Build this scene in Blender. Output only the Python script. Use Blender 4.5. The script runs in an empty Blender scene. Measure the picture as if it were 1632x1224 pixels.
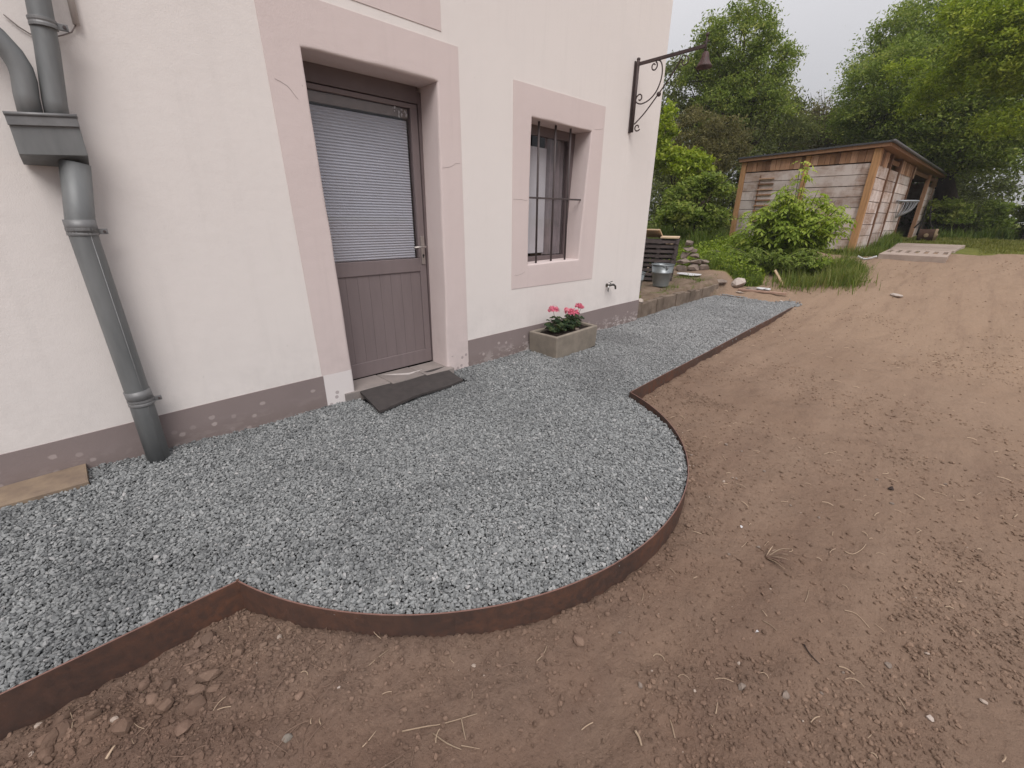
import bpy, bmesh, math, random
import numpy as np
from mathutils import Vector, Matrix
random.seed(7); RNG = np.random.default_rng(11)
SC = bpy.context.scene; COL = SC.collection
PI = math.pi

# ------------------------------------------------------------------ camera
cam_d = bpy.data.cameras.new('camera'); cam = bpy.data.objects.new('camera', cam_d); COL.objects.link(cam)
cam_d.sensor_width = 36; cam_d.lens = 36 * 685 / 1632; cam_d.clip_start = .02; cam_d.clip_end = 2000
RX = (.71597655, -.69805311, .00997122); UP = (.24430496, .26390647, .93309617); FW = (.65398216, .66563896, -.35948868)
CAM = (0.0, -3.0389, 1.3)
cam.matrix_world = Matrix(((RX[0], UP[0], -FW[0], CAM[0]), (RX[1], UP[1], -FW[1], CAM[1]), (RX[2], UP[2], -FW[2], CAM[2]), (0, 0, 0, 1)))
SC.camera = cam
# ------------------------------------------------------------------ world: overcast sky
SUN_EL, SUN_AZ = 52, 215        # sun direction behind thin cloud
W = bpy.data.worlds.new('World'); SC.world = W; W.use_nodes = True
nt = W.node_tree; N = nt.nodes; L = nt.links; N.clear()
out = N.new('ShaderNodeOutputWorld'); bg = N.new('ShaderNodeBackground'); bg.inputs[1].default_value = .1
sky = N.new('ShaderNodeTexSky'); sky.sky_type = 'NISHITA'; sky.sun_disc = False
sky.sun_elevation = math.radians(SUN_EL); sky.sun_rotation = math.radians(SUN_AZ)
tc = N.new('ShaderNodeTexCoord')
dot = N.new('ShaderNodeVectorMath'); dot.operation = 'DOT_PRODUCT'; dot.inputs[1].default_value = (.10, .42, 0)
L.new(tc.outputs['Generated'], dot.inputs[0])
ns = N.new('ShaderNodeTexNoise'); ns.inputs['Scale'].default_value = 1.6; ns.inputs['Detail'].default_value = 4
L.new(tc.outputs['Generated'], ns.inputs['Vector'])
add = N.new('ShaderNodeMath'); add.operation = 'MULTIPLY_ADD'; add.inputs[1].default_value = .35
L.new(ns.outputs['Fac'], add.inputs[0]); L.new(dot.outputs['Value'], add.inputs[2])
rmp = N.new('ShaderNodeValToRGB'); L.new(add.outputs[0], rmp.inputs[0])
rmp.color_ramp.elements[0].position = -.0; rmp.color_ramp.elements[0].color = (.66, .645, .675, 1)
rmp.color_ramp.elements[1].position = .75; rmp.color_ramp.elements[1].color = (1.0, .985, 1.0, 1)
mul = N.new('ShaderNodeVectorMath'); mul.operation = 'SCALE'; 
sz_n = N.new('ShaderNodeSeparateXYZ'); L.new(tc.outputs['Generated'], sz_n.inputs[0])
cl_n = N.new('ShaderNodeMath'); cl_n.operation = 'MAXIMUM'; cl_n.inputs[1].default_value = 0; L.new(sz_n.outputs[2], cl_n.inputs[0])
zz_n = N.new('ShaderNodeMath'); zz_n.operation = 'MULTIPLY_ADD'; zz_n.inputs[1].default_value = 9.0; zz_n.inputs[2].default_value = 2.8   # overcast: zenith brighter than horizon
L.new(cl_n.outputs[0], zz_n.inputs[0]); L.new(zz_n.outputs[0], mul.inputs['Scale'])
L.new(rmp.outputs[0], mul.inputs[0])
mx = N.new('ShaderNodeMix'); mx.data_type = 'RGBA'; mx.inputs[0].default_value = .94
L.new(sky.outputs[0], mx.inputs[6]); L.new(mul.outputs[0], mx.inputs[7])
L.new(mx.outputs[2], bg.inputs[0]); L.new(bg.outputs[0], out.inputs[0])
# ------------------------------------------------------------------ sun through cloud
sd = bpy.data.lights.new('sun', 'SUN'); sd.energy = 1.5; sd.angle = math.radians(35); sd.color = (1, .955, .92)
sun = bpy.data.objects.new('sun', sd); COL.objects.link(sun)
_el, _az = math.radians(SUN_EL), math.radians(SUN_AZ)
sun.rotation_euler = Vector((math.sin(_az) * math.cos(_el), math.cos(_az) * math.cos(_el), math.sin(_el))).to_track_quat('Z', 'Y').to_euler()
SC.view_settings.view_transform = 'Standard'; SC.view_settings.look = 'None'
SC.view_settings.exposure = 0.62; SC.view_settings.gamma = 1; SC.view_settings.use_curve_mapping = False
SC.render.engine = 'CYCLES'
SC.cycles.max_bounces = 6; SC.cycles.diffuse_bounces = 3; SC.cycles.glossy_bounces = 3; SC.cycles.transparent_max_bounces = 8; SC.cycles.transmission_bounces = 4

# ------------------------------------------------------------------ helpers: noise
def _h(ix, iy, s):
    n = (ix.astype(np.int64) * 374761393 + iy.astype(np.int64) * 668265263 + s * 2147483647) & 0xffffffff
    n = ((n ^ (n >> 13)) * 1274126177) & 0xffffffff
    return ((n ^ (n >> 16)) & 0xffff) / 65535.0
def vnoise(x, y, s=0):
    x = np.asarray(x, float); y = np.asarray(y, float)
    ix = np.floor(x); iy = np.floor(y); fx = x - ix; fy = y - iy
    fx = fx * fx * (3 - 2 * fx); fy = fy * fy * (3 - 2 * fy)
    a = _h(ix, iy, s); b = _h(ix + 1, iy, s); c = _h(ix, iy + 1, s); d = _h(ix + 1, iy + 1, s)
    return (a + (b - a) * fx) * (1 - fy) + (c + (d - c) * fx) * fy - .5
def fbm(x, y, sc, o=4, s=0):
    r = 0; a = 1
    for k in range(o):
        r = r + a * vnoise(x * sc * 1.0 + 17.3 * k + .37 * y * sc, y * sc - 9.1 * k - .31 * x * sc, s + k); sc *= 2.03; a *= .5
    return r
def sst(a, b, x):
    t = np.clip((x - a) / (b - a), 0, 1); return t * t * (3 - 2 * t)

# ------------------------------------------------------------------ helpers: objects
BASE = {}
def wloc(o):
    v = Vector((0, 0, 0))
    while o is not None:
        v = v + o.location; o = o.parent
    return v
def props(o, label=None, cat=None, group=None, kind=None):
    if label: o['label'] = label
    if cat: o['category'] = cat
    if group: o['group'] = group
    if kind: o['kind'] = kind
    return o
def thing(name, loc, label, cat, group=None, rz=0):
    o = bpy.data.objects.new(name, None); COL.objects.link(o); o.location = loc; o.rotation_euler = (0, 0, rz)
    o.empty_display_size = .2
    return props(o, label, cat, group)
def mesh_np(name, V, F, mat, parent=None, local=False, smooth=False, origin=None, attrs=None, nside=None):
    """V (n,3), F list of tuples or ndarray (m,k)"""
    V = np.asarray(V, float).reshape(-1, 3)
    off = Vector((0, 0, 0))
    if parent is not None and not local: off = wloc(parent)
    if parent is None and origin is not None: off = Vector(origin)
    V = V - np.array(off[:])
    me = bpy.data.meshes.new(name)
    if isinstance(F, np.ndarray):
        m, k = F.shape
        me.vertices.add(len(V)); me.vertices.foreach_set('co', V.ravel().astype(np.float32))
        me.loops.add(m * k); me.loops.foreach_set('vertex_index', F.ravel().astype(np.int32))
        me.polygons.add(m); me.polygons.foreach_set('loop_start', np.arange(0, m * k, k, dtype=np.int32))
        me.update(calc_edges=True)
    else:
        me.from_pydata(V.tolist(), [], F); me.update()
    if smooth: me.polygons.foreach_set('use_smooth', np.ones(len(me.polygons), dtype=bool))
    if attrs:
        for an, (dom, arr) in attrs.items():
            if arr.ndim == 2:
                a = me.attributes.new(an, 'FLOAT_COLOR', dom); a.data.foreach_set('color', arr.astype(np.float32).ravel())
            else:
                a = me.attributes.new(an, 'FLOAT', dom); a.data.foreach_set('value', arr.astype(np.float32))
    o = bpy.data.objects.new(name, me); COL.objects.link(o)
    if mat is not None: me.materials.append(mat)
    if parent is not None: o.parent = parent
    elif origin is not None: o.location = origin
    return o
class MB:
    def __init__(s): s.v = []; s.f = []
    def add(s, V, F):
        b = len(s.v); s.v += [tuple(p) for p in V]; s.f += [tuple(i + b for i in f) for f in F]; return s
    def box(s, a, b, jit=0):
        (x0, y0, z0), (x1, y1, z1) = a, b
        V = [(x0, y0, z0), (x1, y0, z0), (x1, y1, z0), (x0, y1, z0), (x0, y0, z1), (x1, y0, z1), (x1, y1, z1), (x0, y1, z1)]
        if jit: V = [tuple(c + random.uniform(-jit, jit) for c in p) for p in V]
        return s.add(V, [(0, 3, 2, 1), (4, 5, 6, 7), (0, 1, 5, 4), (1, 2, 6, 5), (2, 3, 7, 6), (3, 0, 4, 7)])
    def obox(s, c, ux, uy, uz, h, jit=0):
        c = Vector(c); ux = Vector(ux).normalized(); uy = Vector(uy).normalized(); uz = Vector(uz).normalized(); V = []
        for sz in (-1, 1):
            for sx, sy in ((-1, -1), (1, -1), (1, 1), (-1, 1)):
                p = c + ux * h[0] * sx + uy * h[1] * sy + uz * h[2] * sz
                V.append(tuple(q + random.uniform(-jit, jit) for q in p))
        return s.add(V, [(0, 3, 2, 1), (4, 5, 6, 7), (0, 1, 5, 4), (1, 2, 6, 5), (2, 3, 7, 6), (3, 0, 4, 7)])
    def tube(s, pts, r, seg=8, cap=True):
        P = [Vector(p) for p in pts]; n = len(P); R = r if hasattr(r, '__len__') else [r] * n
        V = []; F = []; prev = None
        for i in range(n):
            t = (P[min(i + 1, n - 1)] - P[max(i - 1, 0)]).normalized()
            if prev is None:
                a = t.cross(Vector((0, 0, 1)))
                if a.length < .1: a = t.cross(Vector((1, 0, 0)))
                a.normalize()
            else:
                a = (prev - t * prev.dot(t)); a = a.normalized() if a.length > 1e-6 else t.orthogonal().normalized()
            prev = a; b = t.cross(a)
            for k in range(seg):
                an = 2 * PI * k / seg; V.append(tuple(P[i] + (a * math.cos(an) + b * math.sin(an)) * R[i]))
        for i in range(n - 1):
            for k in range(seg):
                k2 = (k + 1) % seg; F.append((i * seg + k, i * seg + k2, (i + 1) * seg + k2, (i + 1) * seg + k))
        if cap: F.append(tuple(range(seg - 1, -1, -1))); F.append(tuple((n - 1) * seg + k for k in range(seg)))
        return s.add(V, F)
    def lathe(s, prof, c, seg=24, axis='z'):
        V = []; F = []
        for (r, h) in prof:
            for k in range(seg):
                a = 2 * PI * k / seg; x, y = r * math.cos(a), r * math.sin(a)
                p = (x, y, h) if axis == 'z' else ((h, x, y) if axis == 'x' else (x, h, y))
                V.append((c[0] + p[0], c[1] + p[1], c[2] + p[2]))
        for i in range(len(prof) - 1):
            for k in range(seg):
                k2 = (k + 1) % seg; F.append((i * seg + k, i * seg + k2, (i + 1) * seg + k2, (i + 1) * seg + k))
        return s.add(V, F)
    def rock(s, c, r, sq=(1, 1, .7), sub=1, jit=.22, seed=None, rz=0):
        rr = random.Random(seed)
        bm = bmesh.new()
        if jit < .05: bmesh.ops.create_icosphere(bm, subdivisions=sub, radius=1)
        else:                                    # broken, angular chunk: hull of scattered points, roughened once
            for k in range(15 if sub == 1 else 24):
                d = Vector((rr.gauss(0, 1), rr.gauss(0, 1), rr.gauss(0, 1))).normalized() * rr.uniform(.80, 1.08); bm.verts.new(d)
            h = bmesh.ops.convex_hull(bm, input=bm.verts); bmesh.ops.delete(bm, geom=[e for e in h['geom_interior'] if isinstance(e, bmesh.types.BMVert)], context='VERTS')
            if sub > 1:
                bmesh.ops.subdivide_edges(bm, edges=bm.edges[:], cuts=1, use_grid_fill=True, smooth=.25)
                jit = .05
            else: jit = .02
            bmesh.ops.triangulate(bm, faces=bm.faces[:]); bm.verts.index_update()
        V = []
        cz, sz = math.cos(rz), math.sin(rz)
        for v in bm.verts:
            d = 1 + rr.uniform(-jit, jit); x, y, z = v.co.x * d * sq[0] * r, v.co.y * d * sq[1] * r, v.co.z * d * sq[2] * r
            V.append((c[0] + x * cz - y * sz, c[1] + x * sz + y * cz, c[2] + z))
        F = [tuple(v.index for v in f.verts) for f in bm.faces]; bm.free()
        return s.add(V, F)
    def build(s, name, mat, parent=None, smooth=False, bevel=0, local=False, origin=None, seg=2):
        o = mesh_np(name, s.v, s.f, mat, parent, local, smooth, origin)
        if bevel:
            m = o.modifiers.new('bevel', 'BEVEL'); m.width = bevel; m.segments = seg; m.limit_method = 'ANGLE'; m.angle_limit = .6
        return o

# ------------------------------------------------------------------ helpers: materials
class MT:
    def __init__(s, name, rough=.8, spec=.3):
        s.m = bpy.data.materials.new(name); s.m.use_nodes = True; s.t = s.m.node_tree; s.N = s.t.nodes; s.L = s.t.links
        s.b = s.N['Principled BSDF']; s.b.inputs['Roughness'].default_value = rough; s.b.inputs['Specular IOR Level'].default_value = spec
        s.c = s.N.new('ShaderNodeTexCoord').outputs['Object']
    def node(s, t, **k):
        n = s.N.new(t)
        for a, v in k.items(): setattr(n, a, v)
        return n
    def map(s, scale=(1, 1, 1), rot=(0, 0, 0)):
        n = s.node('ShaderNodeMapping'); n.inputs['Scale'].default_value = scale; n.inputs['Rotation'].default_value = rot; s.L.new(s.c, n.inputs[0]); return n.outputs[0]
    def noise(s, scale, detail=4, rough=.55, vec=None, dist=0):
        n = s.node('ShaderNodeTexNoise'); n.inputs['Scale'].default_value = scale; n.inputs['Detail'].default_value = detail
        n.inputs['Roughness'].default_value = rough; n.inputs['Distortion'].default_value = dist
        s.L.new(vec or s.c, n.inputs['Vector']); return n.outputs['Fac']
    def vor(s, scale, feat='F1', vec=None, rnd=1):
        n = s.node('ShaderNodeTexVoronoi', feature=feat); n.inputs['Scale'].default_value = scale; n.inputs['Randomness'].default_value = rnd
        s.L.new(vec or s.c, n.inputs['Vector']); return n
    def vor2(s, scale, zs_=1):
        o = s.sep(); cb = s.node('ShaderNodeCombineXYZ'); s.L.new(o[0], cb.inputs[0]); s.L.new(s.math('MULTIPLY', o[2], zs_), cb.inputs[1])
        n = s.node('ShaderNodeTexVoronoi', voronoi_dimensions='2D'); n.inputs['Scale'].default_value = scale; s.L.new(cb.outputs[0], n.inputs['Vector']); return n
    def ramp(s, fac, stops):
        r = s.node('ShaderNodeValToRGB'); s.L.new(fac, r.inputs[0]); e = r.color_ramp.elements
        while len(e) < len(stops): e.new(.5)
        for i, (p, c) in enumerate(stops):
            e[i].position = p; c = (c, c, c) if not hasattr(c, '__len__') else c; e[i].color = (*c, 1)
        return r.outputs[0]
    def mix(s, fac, a, b, mode='MIX'):
        n = s.node('ShaderNodeMix', data_type='RGBA', blend_type=mode)
        for i, v in ((0, fac), (6, a), (7, b)):
            if hasattr(v, 'is_linked') or hasattr(v, 'links'): s.L.new(v, n.inputs[i])
            elif i == 0: n.inputs[0].default_value = v
            else: n.inputs[i].default_value = (*v, 1)
        return n.outputs[2]
    def math(s, op, a, b=0, c=None):
        n = s.node('ShaderNodeMath', operation=op)
        for i, v in enumerate((a, b, c)):
            if v is None: continue
            if hasattr(v, 'links'): s.L.new(v, n.inputs[i])
            else: n.inputs[i].default_value = v
        return n.outputs[0]
    def sep(s, vec=None):
        n = s.node('ShaderNodeSeparateXYZ'); s.L.new(vec or s.c, n.inputs[0]); return n.outputs
    def attr(s, name, typ='GEOMETRY'):
        n = s.node('ShaderNodeAttribute', attribute_name=name, attribute_type=typ); return n
    def color(s, c):
        if hasattr(c, 'links'): s.L.new(c, s.b.inputs['Base Color'])
        else: s.b.inputs['Base Color'].default_value = (*c, 1)
        return s
    def bump(s, h, strength=.4, dist=.01):
        n = s.node('ShaderNodeBump'); n.inputs['Strength'].default_value = strength; n.inputs['Distance'].default_value = dist
        s.L.new(h, n.inputs['Height']); s.L.new(n.outputs[0], s.b.inputs['Normal']); return s
def simple(name, c1, c2=None, scale=8, rough=.8, spec=.3, bump=0, bscale=60, metal=0, objrand=0, vec_scale=None, bd=.003):
    m = MT(name, rough, spec); vec = m.map(vec_scale) if vec_scale else None
    c = m.mix(m.ramp(m.noise(scale, 5, .6, vec), [(.3, 0.), (.7, 1.)]), c1, c2 or tuple(x * .75 for x in c1))
    if objrand:
        oi = m.node('ShaderNodeObjectInfo').outputs['Random']
        k = m.math('MULTIPLY_ADD', oi, objrand, 1 - objrand / 2)
        v = m.node('ShaderNodeVectorMath', operation='SCALE'); m.L.new(c, v.inputs[0]); m.L.new(k, v.inputs['Scale']); c = v.outputs[0]
    m.color(c); m.b.inputs['Metallic'].default_value = metal
    if bump: m.bump(m.noise(bscale, 5, .6, vec), bump, bd)
    return m.m

def m_map(m, vec, scale, rot=(0, 0, 0)):
    n = m.node('ShaderNodeMapping'); n.inputs['Rotation'].default_value = rot; n.inputs['Scale'].default_value = scale; m.L.new(vec, n.inputs[0]); return n.outputs[0]
# --- plaster (house): white wall, pink surround, mauve plinth
def plaster(name, base, tint, blot=.08, spots=False, patch=False):
    m = MT(name, .93, .15); m.c = m.node('ShaderNodeNewGeometry').outputs['Position']
    big = m.noise(.9, 5, .6); c = m.mix(m.ramp(big, [(.3, 0.), (.7, 1.)]), base, tint)
    grain = m.noise(240, 3, .7)
    c = m.mix(m.ramp(grain, [(.3, .0), (.7, blot)]), c, tuple(x * .55 for x in base))
    v = m.vor2(2.3, .7); cz = m.node('ShaderNodeSeparateColor'); m.L.new(v.outputs['Color'], cz.inputs[0]); d = m.math('ADD', v.outputs['Distance'], m.math('LESS_THAN', cz.outputs[0], .6))
    c = m.mix(m.math('LESS_THAN', d, .0045), c, tuple(x * .45 for x in base))
    xs_n, ys_n, zs_n = m.sep()
    if not spots:                                   # splash dirt above the plinth, faint rain streaks
        sp_n = m.math('MULTIPLY', m.ramp(m.math('MULTIPLY', zs_n, .8), [(.14, .55), (.55, 0.)]), m.ramp(m.noise(5, 7, .7), [(.40, 0.), (.70, 1.)]))
        c = m.mix(sp_n, c, tuple(x * .72 for x in base))
        st_n = m.noise(3.2, 6, .7, m_map(m, m.c, (3.5, 3.5, .22)))
        c = m.mix(m.ramp(st_n, [(.52, 0.), (.75, .30)]), c, tuple(x * .80 for x in base))
        sc_n = m.noise(14, 6, .75, m_map(m, m.c, (1, 1, 2.2)))
        c = m.mix(m.ramp(sc_n, [(.66, 0.), (.70, .35)]), c, tuple(min(.86, x * 1.12) for x in base))
    if spots:                                       # pale plugs and flaked lime on the plinth
        x, y, z = m.sep()
        v = m.vor2(10, 1.25); d = m.math('ADD', v.outputs['Distance'], m.math('MULTIPLY', m.noise(28, 4, .7), .26))
        sp = m.ramp(d, [(.26, 1.), (.31, 0.)])
        cr = m.node('ShaderNodeSeparateColor'); m.L.new(v.outputs['Color'], cr.inputs[0])
        sp = m.math('MULTIPLY', m.math('MULTIPLY', sp, m.math('LESS_THAN', z, .165)), m.math('GREATER_THAN', cr.outputs[0], .45))
        sp = m.math('MULTIPLY', sp, m.ramp(cr.outputs[1], [(0, .15), (1, .75)]))
        c = m.mix(sp, c, (.50, .43, .41))
        fl = m.math('MULTIPLY', m.ramp(m.noise(7, 8, .72, m.map((1, 1, 2.4))), [(.51, 0.), (.56, 1.)]), m.ramp(z, [(.0, 1.), (.13, .0)]))
        fl = m.math('MULTIPLY', fl, m.ramp(m.math('MULTIPLY', x, .2), [(.48, .12), (.62, 1.)]))
        c = m.mix(fl, c, (.62, .56, .54))
        c = m.mix(m.math('MULTIPLY', m.ramp(z, [(.0, .55), (.10, 0.)]), m.noise(6, 5)), c, (.15, .11, .09))
    if patch:                                       # repainted foot of the left jamb with grey dabs
        x, y, z = m.sep()
        zz = m.math('ADD', z, m.math('MULTIPLY', m.noise(20, 3), .015))
        pm = m.math('MULTIPLY', m.math('LESS_THAN', zz, .232), m.math('LESS_THAN', x, 1.31))
        pm = m.math('MULTIPLY', pm, m.math('LESS_THAN', y, .03))
        c = m.mix(pm, c, (.72, .67, .655))
        v = m.vor2(17, 1); d = m.math('ADD', v.outputs['Distance'], m.math('MULTIPLY', m.noise(90, 3), .08))
        cr = m.node('ShaderNodeSeparateColor'); m.L.new(v.outputs['Color'], cr.inputs[0])
        sp = m.math('MULTIPLY', m.ramp(d, [(.24, 1.), (.30, 0.)]), m.math('GREATER_THAN', cr.outputs[0], .42))
        sp = m.math('MULTIPLY', sp, m.math('LESS_THAN', z, .13))
        c = m.mix(m.math('MULTIPLY', sp, .6), c, (.27, .22, .22))
    m.color(c)
    m.bump(m.math('ADD', m.noise(160, 4, .7), m.math('MULTIPLY', m.noise(11, 4), 2.2)), .45, .0025)
    return m.m
M_wall = plaster('white_render', (.79, .742, .71), (.76, .71, .68))
M_pink = plaster('pink_render', (.685, .590, .568), (.65, .555, .535), patch=True)
M_plinth = plaster('mauve_plinth', (.275, .225, .215), (.235, .192, .186), spots=True)
M_door = simple('door_paint', (.205, .165, .165), (.18, .145, .145), 3, .5, .4, .12, 90, vec_scale=(6, 6, 1))
M_frame = simple('window_paint', (.16, .125, .125), (.13, .10, .10), 5, .5, .4, .1, 90)
M_blind = simple('blind_fabric', (.50, .53, .57), (.46, .485, .52), 4, .85, .2)
M_roller = simple('roller_box', (.30, .27, .24), (.24, .22, .20), 20, .7, .3)
M_curtain = simple('net_curtain', (.70, .71, .72), (.60, .61, .62), 3, .9, .1)
M_curtain_d = simple('dark_curtain', (.34, .30, .305), (.22, .20, .205), 6, .9, .1)
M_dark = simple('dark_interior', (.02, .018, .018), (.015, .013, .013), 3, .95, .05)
M_steelh = simple('brushed_steel', (.50, .46, .43), (.42, .39, .37), 30, .38, .5, metal=.85)
M_keyh = simple('keyhole_black', (.03, .03, .03), None, 5, .5)
M_chrome = simple('tap_chrome', (.45, .45, .44), (.30, .30, .29), 30, .22, .5, metal=.95)
M_tapdark = simple('tap_body', (.14, .13, .12), (.08, .075, .07), 40, .35, .5, metal=.7)
M_iron = simple('wrought_iron', (.050, .036, .035), (.075, .050, .047), 30, .6, .4, .3, 120)
M_bars = simple('bar_iron', (.062, .050, .052), (.085, .065, .062), 25, .6, .4, .2, 100)
M_bell = simple('bell_rust', (.085, .042, .038), (.05, .032, .03), 22, .6, .4, .2, 80)
M_zinc = simple('zinc_pipe', (.150, .158, .160), (.225, .231, .231), 3.5, .52, .4, .12, 40, metal=.25, vec_scale=(3, 3, .6))
M_zinc2 = simple('zinc_collar', (.24, .24, .24), (.165, .166, .168), 12, .5, .4, .2, 60, metal=.3)
M_pvc = simple('pvc_conduit', (.60, .54, .51), (.55, .50, .47), 4, .6)
M_cable = simple('grey_cable', (.25, .21, .20), (.2, .17, .16), 4, .6)
M_rubber = simple('rubber_mat', (.052, .046, .045), (.072, .063, .06), 14, .85, .25, .5, 190)
M_tile = simple('threshold_tile', (.30, .26, .24), (.22, .195, .185), 7, .75, .3, .25, 40, objrand=.25)
M_mortar = simple('pale_mortar', (.50, .46, .44), (.40, .36, .34), 30, .9, .2, .5, 80)
M_sandst = simple('ochre_stone', (.29, .22, .155), (.18, .135, .105), 9, .9, .2, .5, 70)
M_trough = simple('trough_concrete', (.305, .262, .215), (.20, .175, .145), 6, .92, .15, .6, 110)
M_soil = simple('potting_soil', (.035, .026, .022), (.018, .013, .011), 60, .95, .1, .9, 160, bd=.01)
M_curb = simple('curb_concrete', (.235, .185, .145), (.12, .092, .072), 5, .92, .15, .7, 60, objrand=.3, bd=.008)
M_zbucket = simple('galvanised_bucket', (.30, .325, .335), (.22, .24, .25), 6, .42, .5, .1, 30, metal=.55)
M_tray = simple('dark_tray', (.060, .048, .048), (.10, .08, .076), 12, .7, .3, .2, 60, objrand=.3)
M_pale = simple('pale_timber', (.62, .47, .31), (.52, .38, .25), 6, .75, .3, .2, 50, vec_scale=(1, 8, 8))
M_board = simple('pinkish_board', (.45, .30, .23), (.34, .22, .17), 7, .8, .2, .3, 50)
M_rock = simple('field_stone', (.29, .235, .195), (.17, .135, .115), 7, .92, .15, .8, 50, objrand=.3, bd=.008)
M_rockg = simple('grey_rubble', (.24, .21, .18), (.14, .125, .105), 8, .92, .15, .8, 50, objrand=.3, bd=.008)
M_paleR = simple('pale_stone', (.52, .45, .40), (.36, .30, .26), 7, .9, .2, .6, 50)
M_white = simple('white_plastic', (.62, .61, .62), (.5, .49, .5), 6, .5, .4)
M_bark = simple('bark', (.075, .055, .042), (.035, .028, .022), 9, .95, .1, .8, 20, vec_scale=(4, 4, .8), bd=.02)
M_straw = simple('straw', (.42, .32, .23), (.30, .22, .155), 12, .85, .2, objrand=.5)
M_root = simple('root_fibre', (.25, .17, .125), (.17, .11, .085), 12, .85, .2, objrand=.5)
M_twigd = simple('dark_twig', (.05, .035, .03), None, 12, .9)
M_felt = simple('roof_felt', (.050, .052, .056), (.075, .075, .078), 4, .8, .3, .2, 60)
M_gutter = simple('edge_trim', (.12, .115, .115), (.09, .085, .085), 4, .6, .3)
M_concrete = simple('apron_concrete', (.40, .325, .275), (.30, .235, .20), 4, .92, .15, .5, 30, objrand=.2)
M_rust = simple('roller_rust', (.105, .058, .040), (.065, .038, .028), 10, .9, .2, .4, 40)
M_rollrim = simple('roller_rim', (.36, .27, .17), (.26, .19, .12), 10, .9, .2, .4, 40)
M_wire = simple('rack_wire', (.42, .44, .47), (.34, .36, .39), 10, .5, .4, metal=.3)
M_post = simple('fence_post', (.03, .025, .022), None, 10, .9)

def mat_steel_edge():
    m = MT('weathering_steel', .62, .35)
    a = m.noise(1.7, 6, .62); b = m.noise(26, 5, .65)
    c = m.mix(m.ramp(a, [(.30, 0.), (.68, 1.)]), (.046, .035, .032), (.096, .055, .042))
    c = m.mix(m.math('MULTIPLY', m.ramp(b, [(.4, 0.), (.75, .6)]), m.ramp(m.noise(.8, 3), [(.4, .2), (.7, 1.)])), c, (.25, .09, .038))
    x, y, z = m.sep()
    top = m.ramp(m.math('ADD', z, m.math('MULTIPLY', m.noise(9, 3), .02)), [(.0, 0.), (.012, .0), (.015, 1.)])
    c = m.mix(m.ramp(m.noise(30, 6, .7, m.map((1, 1, .15))), [(.55, 0.), (.8, .35)]), c, (.02, .014, .014))
    m.color(c); m.bump(m.noise(90, 5, .7), .3, .002); m.L.new(m.ramp(b, [(.3, .45), (.7, .8)]), m.b.inputs['Roughness'])
    return m.m
M_edge = mat_steel_edge()
M_edgetop = simple('bright_steel_rim', (.27, .15, .125), (.18, .10, .08), 20, .5, .4, metal=.2)

def mat_gravel():
    m = MT('basalt_chippings', .8, .35)
    r = m.node('ShaderNodeObjectInfo').outputs['Random']
    c = m.ramp(r, [(0, (.125, .131, .133)), (.25, (.225, .235, .236)), (.72, (.298, .310, .308)), (.975, (.365, .374, .370)), (1, (.50, .49, .48))])
    g = m.node('ShaderNodeNewGeometry').outputs['Position']
    big = m.noise(1.1, 4, .6, g)
    wet = m.ramp(m.math('MULTIPLY_ADD', m.sep(g)[1], -.05, m.math('ADD', big, -.03)), [(.36, 1.), (.54, 0.)])
    c = m.mix(m.math('MULTIPLY', wet, .34), c, (.05, .052, .055))
    px = m.sep(g)[0]                                   # lighter stones towards the far end
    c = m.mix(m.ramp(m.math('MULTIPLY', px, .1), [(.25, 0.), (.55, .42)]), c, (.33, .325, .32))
    c = m.mix(m.ramp(m.noise(160, 3, .6), [(.4, 0.), (.7, .35)]), c, (.10, .10, .105))
    m.color(c); return m.m
M_gravel = mat_gravel()
M_gbase = simple('gravel_bed', (.035, .035, .036), (.02, .02, .021), 90, .95, .1, .9, 120, bd=.01)  # near-black colour paints the shade in the gaps between stones

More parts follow.
